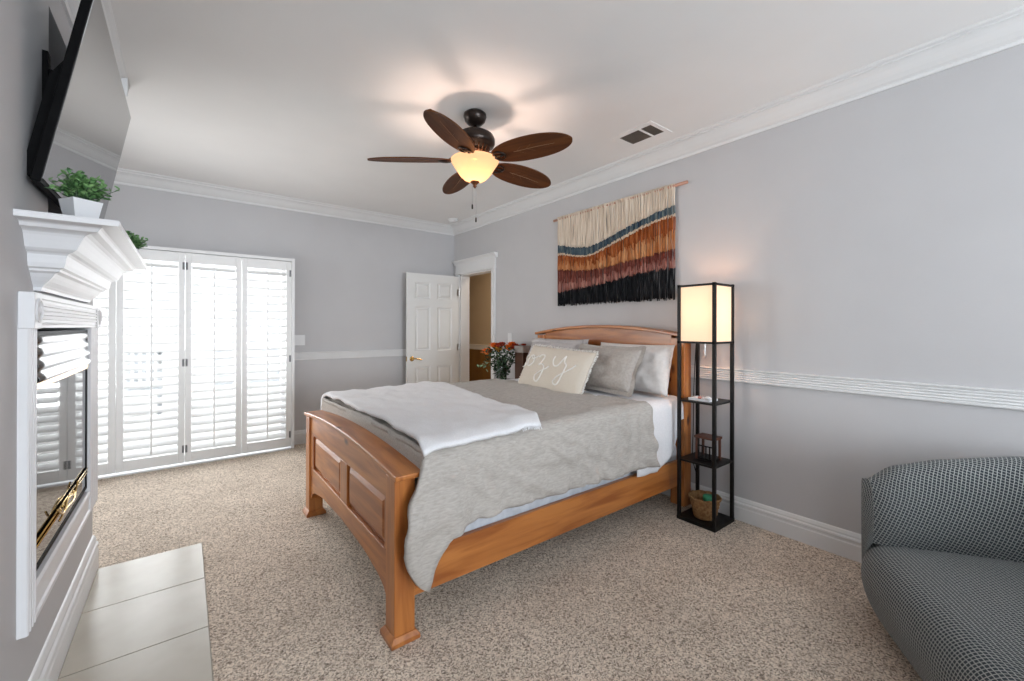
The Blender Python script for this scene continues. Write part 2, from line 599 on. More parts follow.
def lerp(a, b, t): return a + (b - a) * t


def sstep(a, b, x):
    t = max(0.0, min(1.0, (x - a) / (b - a)))
    return t * t * (3 - 2 * t)


def interp(xs, ys, x):
    if x <= xs[0]: return ys[0]
    for i in range(len(xs) - 1):
        if x <= xs[i + 1]:
            return lerp(ys[i], ys[i + 1], (x - xs[i]) / (xs[i + 1] - xs[i]))
    return ys[-1]


# ------------------------------------------------------------------ the room
XR, YB, YF, ZC = 3.03, 5.25, -3.60, 2.735      # right wall, back wall, rear wall, ceiling
XL, XA, YC = -0.395, -1.05, 3.22               # fireplace wall, alcove wall, end of the fireplace wall
DY0, DY1, DZ = 4.30, 5.08, 2.055               # doorway in the right wall
SX0, SX1, SZ = -0.97, 0.90, 2.03               # patio door opening in the back wall
HY0, HY1, HX = -0.5, 0.088, 3.178              # hearth edges

m = MB(); m.box(XA - .12, XR + .12, YF - .12, YB + .12, -.12, 0)
structure(m.build('floor', M['carpet'], origin=(0, 0, 0)))
m = MB(); m.box(XA - .12, XR + .12, YF - .12, YB + .12, ZC, ZC + .12)
structure(m.build('ceiling', M['ceiling'], origin=(0, 0, ZC)))
m = MB()
m.box(XR, XR + .12, YF - .12, DY0, 0, ZC).box(XR, XR + .12, DY1, YB + .12, 0, ZC).box(XR, XR + .12, DY0, DY1, DZ, ZC)
structure(m.build('wall_right', M['wall'], origin=(XR, 0, 0)))
m = MB()
m.box(XA - .12, SX0, YB, YB + .12, 0, ZC).box(SX1, XR, YB, YB + .12, 0, ZC).box(SX0, SX1, YB, YB + .12, SZ, ZC)
structure(m.build('wall_back', M['wall'], origin=(0, YB, 0)))
AY0, AY1, AZA, AZB = 3.42, 4.75, .85, 2.20            # unseen window added in the alcove to brighten the far end
m = MB(); m.box(XA - .12, XA, YC, AY0, 0, ZC).box(XA - .12, XA, AY1, YB, 0, ZC).box(XA - .12, XA, AY0, AY1, 0, AZA).box(XA - .12, XA, AY0, AY1, AZB, ZC)
structure(m.build('wall_alcove', M['wall'], origin=(XA, YC, 0)))
w4 = MB()
w4.box(XA - .09, XA - .03, AY0, AY1, AZA, AZA + .05).box(XA - .09, XA - .03, AY0, AY1, AZB - .05, AZB)
for y in (AY0, AY1 - .05):
    w4.box(XA - .09, XA - .03, y, y + .05, AZA + .05, AZB - .05)
w4 = structure(w4.build('added_window_4', M['trim'], origin=(XA, AY0, AZA)))
MB().box(XA - .064, XA - .058, AY0, AY1, AZA, AZB).build('glass_pane', M['glass'], w4)
# rear wall; its wide unseen window is added to light the room
WX0, WX1, WZ0, WZ1 = -0.15, 2.80, 0.65, 2.35
m = MB()
m.box(XL, WX0, YF - .12, YF, 0, ZC).box(WX1, XR, YF - .12, YF, 0, ZC).box(WX0, WX1, YF - .12, YF, 0, WZ0).box(WX0, WX1, YF - .12, YF, WZ1, ZC)
structure(m.build('wall_rear', M['wall'], origin=(0, YF, 0)))
w2 = MB()
w2.box(WX0, WX1, YF - .09, YF - .03, WZ0, WZ0 + .05).box(WX0, WX1, YF - .09, YF - .03, WZ1 - .05, WZ1)
for x in (WX0, (WX0 + WX1) / 2 - .025, WX1 - .05):
    w2.box(x, x + .05, YF - .09, YF - .03, WZ0 + .05, WZ1 - .05)
w2 = structure(w2.build('added_window_2', M['trim'], origin=(1.3, YF, WZ0)))
MB().box(WX0, WX1, YF - .064, YF - .058, WZ0, WZ1).build('glass_pane', M['glass'], w2)

# fireplace wall: solid breast with a TV niche and a firebox hole
NY0, NY1, NZ0, NZ1, ND = 2.25, 2.86, 1.665, 2.49, 0.28
FY0, FY1, FZ0, FZ1 = 1.99, 2.98, 0.49, 1.318
m = MB()
VY0, VY1, VZ0, VZ1 = -2.60, -0.70, 0.70, 2.30      # unseen side window, added to light the room from the left
m.box(XL - .12, XL, YF - .12, VY0, 0, ZC).box(XL - .12, XL, VY0, VY1, 0, VZ0).box(XL - .12, XL, VY0, VY1, VZ1, ZC).box(XL - .12, XL, VY1, 0, 0, ZC)
m.box(XL - .5, XL, 0, FY0, 0, ZC)
m.box(XL - .5, XL, FY1, YC, 0, ZC)
m.box(XL - .5, XL, FY0, FY1, 0, FZ0)
m.box(XL - .5, XL, FY0, FY1, FZ1, NZ0)
m.box(XL - .5, XL, FY0, NY0, NZ0, ZC)
m.box(XL - .5, XL, NY1, FY1, NZ0, ZC)
m.box(XL - .5, XL, NY0, NY1, NZ1, ZC)
m.box(XL - .5, XL - ND, NY0, NY1, NZ0, NZ1)
m.box(XL - .5, XL - .35, FY0, FY1, FZ0, FZ1)
structure(m.build('wall_left', M['wall'], origin=(XL, 0, 0)))

w3 = MB()
w3.box(XL - .09, XL - .03, VY0, VY1, VZ0, VZ0 + .05).box(XL - .09, XL - .03, VY0, VY1, VZ1 - .05, VZ1)
for y in (VY0, (VY0 + VY1) / 2 - .025, VY1 - .05):
    w3.box(XL - .09, XL - .03, y, y + .05, VZ0 + .05, VZ1 - .05)
w3 = structure(w3.build('added_window_3', M['trim'], origin=(XL, VY0, VZ0)))  # invented window, put in for its light
MB().box(XL - .064, XL - .058, VY0, VY1, VZ0, VZ1).build('glass_pane', M['glass'], w3)

# ---- mouldings: profiles are (distance from wall, height)
CROWN = [(0, -.110), (.010, -.110), (.014, -.100), (.014, -.092), (.030, -.084), (.052, -.066), (.078, -.040), (.098, -.026),
         (.112, -.022), (.112, -.014), (.128, -.010), (.135, -.004), (.135, 0), (0, 0)]
BASE = [(0, 0), (.026, 0), (.026, .085), (.022, .092), (.022, .104), (.026, .110), (.024, .118), (.016, .124), (.016, .134), (.010, .146),
        (.006, .150), (0, .152)]
RAIL = [(0, -.045), (.016, -.045), (.020, -.040), (.020, -.032), (.014, -.028), (.020, -.022), (.014, -.014), (.020, -.008), (.014, 0), (.020, .008),
        (.014, .014), (.020, .022), (.014, .028), (.020, .032), (.024, .040), (.018, .045), (0, .045)]
prof_x = lambda P, x, s, z: [(x + s * d, z + h) for d, h in P]   # wall facing +/-x, extruded along y
tn = [0]


def trim(builder, name=None, mt='trim'):
    tn[0] += 1
    return structure(builder.build(name or 'trim_%d' % tn[0], M[mt], origin=builder.v[0]))


trim(MB().prism(prof_x(CROWN, XR, -1, ZC), 'y', YF, YB))
trim(MB().prism([(YB - d, ZC + h) for d, h in CROWN], 'x', XA, XR))
trim(MB().prism(prof_x(CROWN, XL, 1, ZC), 'y', YF, YC + .135))
trim(MB().prism([(YC + d, ZC + h) for d, h in CROWN], 'x', XA, XL + .135))
trim(MB().prism(prof_x(RAIL, XR, -1, .991), 'y', YF, DY0 - .070))
trim(MB().prism([(YB - d, .991 + h) for d, h in RAIL], 'x', .965, XR))
structure(MB().prism(prof_x(BASE, XR, -1, 0), 'y', YF, DY0 - .070).build('baseboard_right', M['trim'], origin=(XR, YF, 0)))
structure(MB().prism([(YB - d, h) for d, h in BASE], 'x', .965, XR).build('baseboard_back', M['trim'], origin=(.965, YB, 0)))
LBASE = [(d * .95, h * 1.2) for d, h in BASE]
structure(MB().prism(prof_x(LBASE, XL, 1, 0), 'y', YF, YC).build('baseboard_left', M['trim'], origin=(XL, YF, 0)))

# ---- hearth tiles
m = MB(); m.box(XL, HY1, -1.0, HX, .0, .006)
hearth = m.build('hearth', M['grout'], origin=(XL, HX, 0))
tag(hearth, 'polished cream tile hearth set into the carpet below the fireplace', 'hearth')
ys = [HX, 2.724, 2.272, 1.82, 1.368, .916, .464, .012, -.44, -1.0]
tm = MB()
for a, b in zip(ys[1:], ys[:-1]):
    for x0, x1 in ((XL + .026, HY1 - .003),):
        tm.box(x0, x1, a + .0025, b - .0025, .004, .011)
tm.build('tiles', M['tile'], hearth, bevel=.0012)

# ---- doorway casing, door, hall
m = MB()
m.box(XR - .022, XR, DY0 - .070, DY0, 0, DZ).box(XR - .022, XR, DY1, DY1 + .09, 0, DZ)
m.box(XR - .028, XR, DY0 - .080, DY1 + .09, DZ, DZ + .03)
m.box(XR - .020, XR, DY0 - .075, DY1 + .09, DZ + .03, DZ + .13)
m.prism([(XR, DZ + .13), (XR - .028, DZ + .13), (XR - .034, DZ + .15), (XR - .052, DZ + .168), (XR - .060, DZ + .172), (XR - .060, DZ + .188), (XR, DZ + .188)], 'y', DY0 - .115, DY1 + .115)
m.box(XR, XR + .14, DY0 - .001, DY0 + .018, 0, DZ).box(XR, XR + .14, DY1 - .018, DY1 + .001, 0, DZ).box(XR, XR + .14, DY0, DY1, DZ - .018, DZ)
trim(m)


def panel_face(mb, x0, x1, z0, z1, y, s, d=.010):
    """Raised panel sunk into a door face at y; s = outward direction of the face."""
    b1, b2 = .018, .045
    def ring(i, dep):
        return [(x0 + i, y + s * dep, z0 + i), (x1 - i, y + s * dep, z0 + i), (x1 - i, y + s * dep, z1 - i), (x0 + i, y + s * dep, z1 - i)]
    rings = [ring(0, 0), ring(b1, -d), ring(b1 + .012, -d), ring(b2, -.001)]
    vs = sum(rings, [])
    fs = []
    for k in range(3):
        for i in range(4):
            j = (i + 1) % 4
            fs.append((k * 4 + i, k * 4 + j, k * 4 + 4 + j, k * 4 + 4 + i))
    fs.append((12, 13, 14, 15))
    mb.add(vs, fs)


def six_panel(x0, x1, z0, z1, y0, y1):
    mb = MB()
    w = x1 - x0
    st, mid = .105, .095
    cols = [(x0 + st, x0 + (w - mid) / 2), (x0 + (w + mid) / 2, x1 - st)]
    rows = [(z0 + .20, z0 + .80), (z0 + 1.00, z0 + 1.58), (z0 + 1.68, z0 + 1.90)]
    xs = [x0, cols[0][0], cols[0][1], cols[1][0], cols[1][1], x1]
    zs = [z0, rows[0][0], rows[0][1], rows[1][0], rows[1][1], rows[2][0], rows[2][1], z1]
    for y, s in ((y0, -1), (y1, 1)):
        for i in range(5):
            for k in range(7):
                if i in (1, 3) and k in (1, 3, 5):
                    panel_face(mb, xs[i], xs[i + 1], zs[k], zs[k + 1], y, s)
                else:
                    mb.add([(xs[i], y, zs[k]), (xs[i + 1], y, zs[k]), (xs[i + 1], y, zs[k + 1]), (xs[i], y, zs[k + 1])], [(0, 1, 2, 3)])
    mb.add([(x0, y0, z0), (x0, y1, z0), (x0, y1, z1), (x0, y0, z1)], [(0, 1, 2, 3)])
    mb.add([(x1, y0, z0), (x1, y1, z0), (x1, y1, z1), (x1, y0, z1)], [(0, 1, 2, 3)])
    mb.add([(x0, y0, z1), (x1, y0, z1), (x1, y1, z1), (x0, y1, z1)], [(0, 1, 2, 3)])
    mb.add([(x0, y0, z0), (x1, y0, z0), (x1, y1, z0), (x0, y1, z0)], [(0, 1, 2, 3)])
    return mb


DXL, DXR, DYF, DYB = 2.238, 2.995, 5.063, 5.098
door = structure(six_panel(DXL, DXR, .012, 2.022, DYF, DYB).build('door_1', M['door'], origin=(DXR, DYF, 0)))
h = MB()
hx, hz = DXL + .065, .915
h.add([], [])
h.tube([(hx, DYF, hz), (hx, DYF - .008, hz)], .031, 20)
h.tube([(hx, DYF - .008, hz), (hx, DYF - .045, hz)], .011, 10)
h.tube(catmull([(hx, DYF - .045, hz), (hx + .03, DYF - .050, hz + .004), (hx + .07, DYF - .050, hz - .004), (hx + .115, DYF - .048, hz - .012)]), .009, 8)
h.build('door_handle', M['brass'], door, smooth=True)
MB().box(DXL - .002, DXL + .001, DYF + .004, DYB - .004, hz - .03, hz + .03).build('latch_plate', M['brass'], door)
for z in (.25, 1.05, 1.80):
    hb = MB(); hb.tube([(DXR + .008, DYF - .006, z - .045), (DXR + .008, DYF - .006, z + .045)], .007, 8)
    hb.box(DXR - .030, DXR + .006, DYF - .002, DYF + .001, z - .045, z + .045)
    hb.build('hinge', M['chrome'], door, smooth=False)

HXR = 4.35
m = MB(); m.box(XR + .12, HXR + .1, 2.6, 8.1, -.12, -.001); structure(m.build('floor_hall', M['carpet'], origin=(XR + .12, 2.6, 0)))
m = MB(); m.box(XR + .12, HXR + .1, 2.6, 8.1, ZC, ZC + .1); structure(m.build('ceiling_hall', M['ceiling'], origin=(XR + .12, 2.6, ZC)))
m = MB(); m.box(HXR, HXR + .1, 2.6, 8.1, 0, ZC).box(XR + .12, HXR, 8.0, 8.1, 0, ZC).box(XR + .12, HXR, 2.6, 2.7, 0, ZC).box(XR, XR + .12, YB + .12, 8.1, 0, ZC)
structure(m.build('wall_hall', M['hall_wall'], origin=(HXR, 2.6, 0)))
m = MB(); m.box(HXR - .012, HXR, 2.7, 8.0, .001, .90)
trim(m, None, 'hall_brown')
trim(MB().prism(prof_x(RAIL, HXR, -1, .955), 'y', 2.7, 8.0))

# ---- patio door behind the shutters
m = MB()
for x in (SX0, -.06, SX1 - .05):
    m.box(x, x + .05, YB + .03, YB + .09, 0, SZ)
m.box(SX0, SX1, YB + .03, YB + .09, 0, .05).box(SX0, SX1, YB + .03, YB + .09, SZ - .05, SZ)
win = structure(m.build('window_1', M['trim'], origin=(SX0, YB, 0)))
MB().box(SX0 + .05, SX1 - .05, YB + .057, YB + .063, .05, SZ - .05).build('glass_pane', M['glass'], win)

# ---- shutter frame and four louvred panels
SYF = 5.075
m = MB()
m.box(.914, .944, SYF - .002, YB, 0, 2.062).box(-1.03, -.99, SYF - .002, YB, 0, 2.062).box(-.99, .914, SYF - .002, YB, 2.032, 2.062)
m.box(-.99, .914, SYF + .035, YB, 2.0, 2.032)
sf = trim(m)
MB().box(-.99, .914, SYF - .01, YB, .0, .012).build('floor_track', M['trim'], sf)


def shutter(x0, x1, hinges, label):
    cx = (x0 + x1) / 2
    t = thing('shutter_panel', (cx, SYF + .015, .018), label, 'shutter', 'louvred shutter panels across the patio door')
    z0, z1, th = .030, 2.026, .030
    y0, y1 = SYF, SYF + th
    st = .048
    zb, zt = z0 + .095, z1 - .095
    fr = MB()
    fr.box(x0, x0 + st, y0, y1, z0, z1).box(x1 - st, x1, y0, y1, z0, z1)
    fr.box(x0 + st, x1 - st, y0, y1, z0, zb).box(x0 + st, x1 - st, y0, y1, zt, z1)
    fr.build('frame', M['shutter'], t, bevel=.003)
    lv = MB()
    n = 23
    step = (zt - zb) / n
    a = R(SLAT)
    for k in range(n):
        zc = zb + step * (k + .5)
        prof = []
        for i in range(12):
            w = 2 * PI * i / 12
            u, v = .0415 * math.cos(w), .0055 * math.sin(w)
            prof.append((y0 + th / 2 + u * math.cos(a) - v * math.sin(a), zc + u * math.sin(a) + v * math.cos(a)))
        lv.prism(prof, 'x', x0 + st + .002, x1 - st - .002)
    lv.build('louvers', M['shutter'], t)
    rod = MB()
    rod.box(cx - .006, cx + .006, y0 - .034, y0 - .022, zb + .03, zt - .03)
    rod.build('tilt_rod', M['shutter'], t, bevel=.002)
    for xh in hinges:
        for z in (.16, .98, 1.90):
            hb = MB(); hb.box(xh - .008, xh + .008, y0 - .004, y0 + .004, z - .035, z + .035)
            hb.build('hinge', M['steel_dark'], t)
    return t


SLAT = 33
shutter(.459, .910, (.900,), 'louvred white shutter panel at the right end, beside the wall switch')
shutter(.003, .455, (.014,), 'louvred white shutter panel, second from the right, left edge carrying hinges')
shutter(-.478, .000, (-.011,), 'wide louvred white shutter panel just right of the fireplace mantel')
shutter(-.985, -.481, (), 'louvred white shutter panel mostly hidden behind the fireplace')


# ---- wall switches
def switch(name, x, y, z, axis, label):
    t = thing(name, (x, y, z - .06), label, 'light switch', None)
    p, k = MB(), MB()
    if axis == 'y':
        p.box(x - .058, x + .058, y - .006, y, z - .058, z + .058)
        for s in (-.023, .023): k.box(x + s - .016, x + s + .016, y - .010, y - .005, z - .033, z + .033)
    else:
        p.box(x - .006, x, y - .038, y + .038, z - .058, z + .058)
        k.box(x - .010, x - .005, y - .016, y + .016, z - .033, z + .033)
    p.build('plate', M['trim'], t, bevel=.002)
    k.build('rocker', M['trim'], t, bevel=.001)


switch('light_switch', 1.025, YB, 1.172, 'y', 'white double light switch on the back wall beside the shutters')
switch('light_switch', XR, 3.94, 1.196, 'x', 'white light switch on the right wall above the flowers')

# ---- ceiling vent and smoke detector
t = thing('ceiling_vent', (2.64, 1.857, ZC), 'white ceiling air vent with two dark grilles near the crown', 'vent')
f = MB()
vx0, vx1, vy0, vy1, zt, zb = 2.505, 2.775, 1.69, 2.04, ZC, ZC - .004
gy = [(1.725, 1.805), (1.825, 1.990)]
f.box(vx0, 2.555, vy0, vy1, zb, zt).box(2.722, vx1, vy0, vy1, zb, zt)
f.box(2.555, 2.722, vy0, gy[0][0], zb, zt).box(2.555, 2.722, gy[0][1], gy[1][0], zb, zt).box(2.555, 2.722, gy[1][1], vy1, zb, zt)
f.build('frame', M['ceiling'], t, bevel=.003)
g = MB()
for a, b in gy:
    g.box(2.555, 2.722, a, b, ZC - .002, ZC)
    x = 2.560
    while x < 2.722:
        g.add([(x, a, ZC - .005), (x, b, ZC - .005), (x + .008, b, ZC - .002), (x + .008, a, ZC - .002)], [(0, 1, 2, 3)])
        x += .011
g.build('grille', M['vent'], t)
t = thing('smoke_detector', (2.77, 4.83, ZC), 'round white smoke detector on the ceiling in the far corner', 'smoke detector')
MB().lathe([(.065, 0), (.065, -.014), (.058, -.022)], (2.77, 4.83, ZC)).build('base', M['trim'], t)
MB().lathe([(.052, -.020), (.048, -.034), (.030, -.040), (.010, -.041)], (2.77, 4.83, ZC)).build('cover', M['trim'], t, smooth=True)

# ------------------------------------------------------------------ outside the patio door
m = MB(); m.box(-6, 6, YB + .12, 14, -.15, -.03)
structure(m.build('floor_patio', M['stone'], origin=(0, YB + .12, 0)))
t = thing('patio_post', (.62, 6.9, -.03), 'white square patio post standing outside behind the right shutter', 'post')
p = MB(); p.box(.54, .70, 6.82, 6.98, .12, 2.7); p.build('shaft', M['trim'], t)
p = MB(); p.box(.51, .73, 6.79, 7.01, -.03, .12); p.build('base', M['trim'], t, bevel=.008)
t = thing('neighbour_house', (2.0, 12.0, -.03), 'pale grey sided house seen outside through the right shutter louvres', 'house')
p = MB(); p.box(.3, 5.5, 11.6, 13, -.03, 4.2)
for k in range(26): p.box(.3, 5.5, 11.585, 11.6, .03 + k * .16, .17 + k * .16)
p.build('wall', M['siding'], t)
p = MB(); p.prism([(11.3, 4.1), (13.3, 4.1), (12.3, 5.4)], 'x', .0, 5.8); p.build('roof', M['siding_dark'], t)
t = thing('board_fence', (-2.5, 11.0, -.03), 'pale board fence standing outside beyond the patio', 'fence')
for x0 in (-5.5, -4.3, -3.1, -1.9, -.7):
    p = MB()
    for k in range(8): p.box(x0 + k * .15, x0 + k * .15 + .145, 11.0, 11.03, 0, 1.75)
    p.build('board_panel', M['fence'], t)
    p = MB(); p.box(x0 - .05, x0 + .05, 11.03, 11.12, -.03, 1.85); p.build('fence_post', M['fence'], t)
t = thing('patio_chair', (-.55, 8.4, -.03), 'dark patio chair standing outside behind the wide shutter panel', 'chair')
for sx in (-.25, .25):
    for sy in (-.22, .22):
        p = MB(); p.box(-.55 + sx - .02, -.55 + sx + .02, 8.4 + sy - .02, 8.4 + sy + .02, -.03, .95 if sy > 0 else .62); p.build('leg', M['siding_dark'], t)
p = MB(); p.box(-.83, -.27, 8.15, 8.66, .38, .44); p.build('seat', M['siding_dark'], t)
p = MB()
for k in range(6): p.box(-.79 + k * .09, -.74 + k * .09, 8.60, 8.63, .44, .95)
p.build('backrest', M['siding_dark'], t)
for x0 in (-.83, -.33):
    p = MB(); p.box(x0, x0 + .06, 8.16, 8.64, .60, .64); p.build('armrest', M['siding_dark'], t)

# ------------------------------------------------------------------ fireplace
MD, MYN, MYF, MZ = .226, 1.856, 3.185, 1.663
MPROF = [(.0, 0.0), (.226, 0.0), (.229, -.006), (.226, -.019), (.182, -.022), (.176, -.026), (.170, -.036), (.150, -.040), (.138, -.046), (.132, -.054),
         (.124, -.070), (.114, -.092), (.104, -.100), (.094, -.104), (.088, -.110), (.086, -.122), (.084, -.136), (.080, -.150), (.070, -.155), (.068, -.162),
         (.056, -.168), (.048, -.180), (.038, -.192), (.026, -.204), (.020, -.212), (.018, -.224), (.0, -.224)]
mant = thing('fireplace_mantel', (XL, 2.5, 1.43), 'white fireplace mantel shelf and surround with layered crown profile', 'mantel')
m = MB()
n = len(MPROF)
vs = []
for d, h_ in MPROF:
    yn, yf = MYN + (MD - d), MYF - (MD - d)
    vs += [(XL, yn, MZ + h_), (XL + d, yn, MZ + h_), (XL + d, yf, MZ + h_), (XL, yf, MZ + h_)]
fs = []
for i in range(n - 1):
    for k in range(3):
        fs.append((i * 4 + k, i * 4 + k + 1, i * 4 + 5 + k, i * 4 + 4 + k))
fs.append((4, 5, 6, 7))
o_ = len(vs)
m.add(vs, fs)
m.build('mantel_shelf', M['mantel'], mant)
SX = XL + .030
LY0, LY1, RY0, RY1 = 1.900, 1.990, 2.975, 3.190


def pilaster(y0, y1, name):
    p = MB()
    x = SX - .006
    pts = [(XL, y0), (x - .004, y0), (x, y0 + .004)]
    w = y1 - y0
    for k in range(3):
        c = y0 + w * (.22 + .28 * k)
        g_ = w * .085
        pts += [(x, c - g_), (x - .005, c - g_ * .5), (x - .005, c + g_ * .5), (x, c + g_)]
    pts += [(x, y1 - .004), (x - .004, y1), (XL, y1)]
    p.prism(pts, 'z', .385, 1.318)
    return p.build(name, M['mantel'], mant)


pilaster(LY0, LY1, 'pilaster')
pilaster(RY0, RY1, 'pilaster')
hd = MB()
hp = [(XL, 1.316), (SX, 1.316), (SX, 1.326), (SX + .004, 1.330), (SX, 1.334)]
for k in range(4):
    z = 1.342 + k * .014
    hp += [(SX, z), (SX + .005, z + .003), (SX + .005, z + .007), (SX, z + .010)]
hp += [(SX, 1.406), (SX + .004, 1.410), (SX + .004, 1.424), (XL, 1.424)]
hd.prism(hp, 'y', LY1 - .012, RY0 + .080)
hd.build('header', M['mantel'], mant)
for y0, y1 in ((LY0 - .004, LY1 - .012), (RY0 + .080, RY1 + .004)):
    b = MB(); b.box(XL, SX + .006, y0, y1, 1.314, 1.426)
    blk = b.build('corner_block', M['mantel'], mant, bevel=.003)
    c = (y0 + y1) / 2
    r = MB()
    rr = min(.036, (y1 - y0) * .42)
    prof = [(rr, 0), (rr, .004), (rr * .8, .006), (rr * .72, .001), (rr * .4, .001), (rr * .3, .006), (.002, .008)]
    r.lathe(prof, (0, 0, 0), 20)
    r.v = [(SX + .006 + z, c + x, 1.370 + y * 1.1) for x, y, z in r.v]
    r.build('rosette', M['mantel'], blk, smooth=False)
bt = MB()
bt.prism([(XL, .375), (SX - .014, .375), (SX - .008, .382), (SX - .008, .398), (SX - .014, .404), (SX - .014, .462), (SX - .008, .470), (SX - .008, .486), (SX - .014, .496), (XL, .496)], 'y', LY1, RY0)
bt.build('bottom_rail', M['mantel'], mant)

ins = thing('fireplace_insert', (XL - .02, 2.43, .51), 'dark glass gas fireplace insert with brass trim', 'fireplace')
gx = XL + .012
b = MB()
b.box(XL - .34, gx - .002, FY0 - .0, FY0 + .022, .512, 1.304).box(XL - .34, gx - .002, FY1 - .035, FY1 - .004, .512, 1.304)
b.box(XL - .34, gx - .002, FY0 + .022, FY1 - .035, .512, .530).box(XL - .34, gx - .002, FY0 + .022, FY1 - .035, 1.288, 1.304)
b.box(XL - .34, XL - .32, FY0 + .022, FY1 - .035, .530, 1.288)
b.build('firebox', M['black_plastic'], ins)
hy0, hy1 = FY0 + .022, FY1 - .035
hoodf = lambda u, v: (gx + .006 * math.sin(v * 24) * (1 - .2 * u) - .004 + .010 * (1 - v), lerp(hy0, hy1, u), lerp(1.138, 1.300, v))
b = MB(); b.grid(hoodf, 12, 40); b.build('hood_panel', M['hood'], ins, smooth=True, solid=.003)
b = MB(); b.prism([(gx - .008, 1.112), (gx + .004, 1.114), (gx + .006, 1.136), (gx - .008, 1.138)], 'y', hy0, hy1)
b.build('brass_trim', M['brass'], ins, bevel=.002)
b = MB(); b.box(gx - .010, gx - .004, hy0, hy1, .628, 1.112); b.build('glass_door', M['fire_glass'], ins)
b = MB(); b.box(gx - .010, gx - .004, hy0, hy1, .530, .592); b.build('lower_glass', M['fire_glass'], ins)
b = MB(); b.tube([(gx + .002, hy0, .618), (gx + .002, hy1, .618)], .0035, 10).tube([(gx + .002, hy0, .600), (gx + .002, hy1, .600)], .003, 10)
yc = 2.47
for k in range(7):
    y = yc - .12 + k * .04
    b.ball((gx + .006, y, .612 + .006 * math.sin(k * 2)), .008, 8, 6, (.6, 1.6, .8))
b.tube(catmull([(gx + .01, yc - .20, .640), (gx + .014, yc - .12, .600), (gx + .010, yc, .622), (gx + .010, yc + .12, .600), (gx + .008, yc + .20, .632)]), .004, 8)
b.tube(catmull([(gx + .01, yc - .16, .585), (gx + .014, yc - .06, .600), (gx + .014, yc + .06, .590), (gx + .008, yc + .16, .600)]), .004, 8)
b.build('brass_rail', M['brass'], ins, smooth=True)
lg = MB()
for k in range(3):
    lg.tube([(XL - .20 + k * .05, 2.15 + .04 * k, .56 + .05 * k), (XL - .22 + k * .03, 2.70 - .03 * k, .57 + .05 * k)], .035, 10)
lg.build('gas_logs', M['wicker'], ins, smooth=True)

# ------------------------------------------------------------------ television on its tilting mount
tvt = thing('television', (-.36, 2.495, 1.77), 'black flat television tilted down above the mantel, reflecting the room', 'television')
TY0, TY1 = 1.938, 3.052
TB = Vector((-.355, 0, 1.772)); TT = Vector((-.231, 0, 2.450))
tu = (TT - TB).normalized(); tnrm = Vector((tu.z, 0, -tu.x))      # screen up, screen normal (into the room)


def tvp(y, h_, d): return tuple(TB + tu * h_ + tnrm * d + Vector((0, y, 0)))


def tvbox(mb, y0, y1, h0, h1, d0, d1):
    vs = [tvp(y, h_, d) for d in (d0, d1) for h_ in (h0, h1) for y in (y0, y1)]
    return mb.add(vs, [(0, 2, 3, 1), (4, 5, 7, 6), (0, 1, 5, 4), (2, 6, 7, 3), (0, 4, 6, 2), (1, 3, 7, 5)])


TH = (TT - TB).length
b = MB(); tvbox(b, TY0, TY1, 0, TH, -.026, -.002); b.build('bezel', M['black_plastic'], tvt, bevel=.003)
b = MB(); tvbox(b, TY0 + .007, TY1 - .007, .013, TH - .007, -.004, .0005); b.build('screen', M['screen'], tvt)
b = MB()
hs = [(.02, -.026), (.02, -.050), (.08, -.058), (.36, -.058), (.44, -.030), (.44, -.026)]
vs = [tvp(TY0 + .05, h_, d) for h_, d in hs] + [tvp(TY1 - .05, h_, d) for h_, d in hs]
k = len(hs)
b.add(vs, [(i, (i + 1) % k, k + (i + 1) % k, k + i) for i in range(k)] + [tuple(range(k)), tuple(range(k, 2 * k))])
b.build('back_housing', M['black_plastic'], tvt)
b = MB()
b.box(XL + .002, XL + .016, 2.15, 2.19, 1.80, 2.28)
b.box(XL + .002, XL + .016, 2.96, 3.00, 1.80, 2.28)
b.box(XL + .002, XL + .014, 2.15, 3.00, 2.05, 2.11)
b.box(XL + .002, XL + .014, 2.15, 3.00, 1.80, 1.84)
for y in (2.17, 2.98):
    b.tube([(XL + .010, y, 2.22), tvp(y, .43, -.028)], .010, 8)
    b.tube([(XL + .010, y, 1.84), tvp(y, .08, -.050)], .010, 8)
b.build('wall_mount', M['black_plastic'], tvt)
b = MB(); b.box(XL - .26, XL - .06, 2.35, 2.75, NZ0 + .003, NZ0 + .10); 
box_ = b.build('media_box', M['black_plastic'], origin=(XL - .16, 2.55, NZ0), bevel=.006)
tag(box_, 'black media box in the wall niche behind the television', 'media player')


# ------------------------------------------------------------------ potted greenery on the mantel
def leaf_quad(mb, c, dirv, up, L_, W_):
    d = Vector(dirv).normalized()
    s = d.cross(Vector(up))
    if s.length < .05: s = d.cross(Vector((1, .3, 0)))
    s.normalize()
    nrm = s.cross(d).normalized()
    c = Vector(c)
    vs = [c, c + d * L_ * .35 + s * W_ * .5 + nrm * W_ * .12, c + d * L_ * .75 + s * W_ * .42 + nrm * W_ * .08, c + d * L_,
          c + d * L_ * .75 - s * W_ * .42 + nrm * W_ * .08, c + d * L_ * .35 - s * W_ * .5 + nrm * W_ * .12, c + d * L_ * .5 - nrm * W_ * .02]
    mb.add(vs, [(0, 1, 6), (1, 2, 6), (2, 3, 6), (3, 4, 6), (4, 5, 6), (5, 0, 6)])


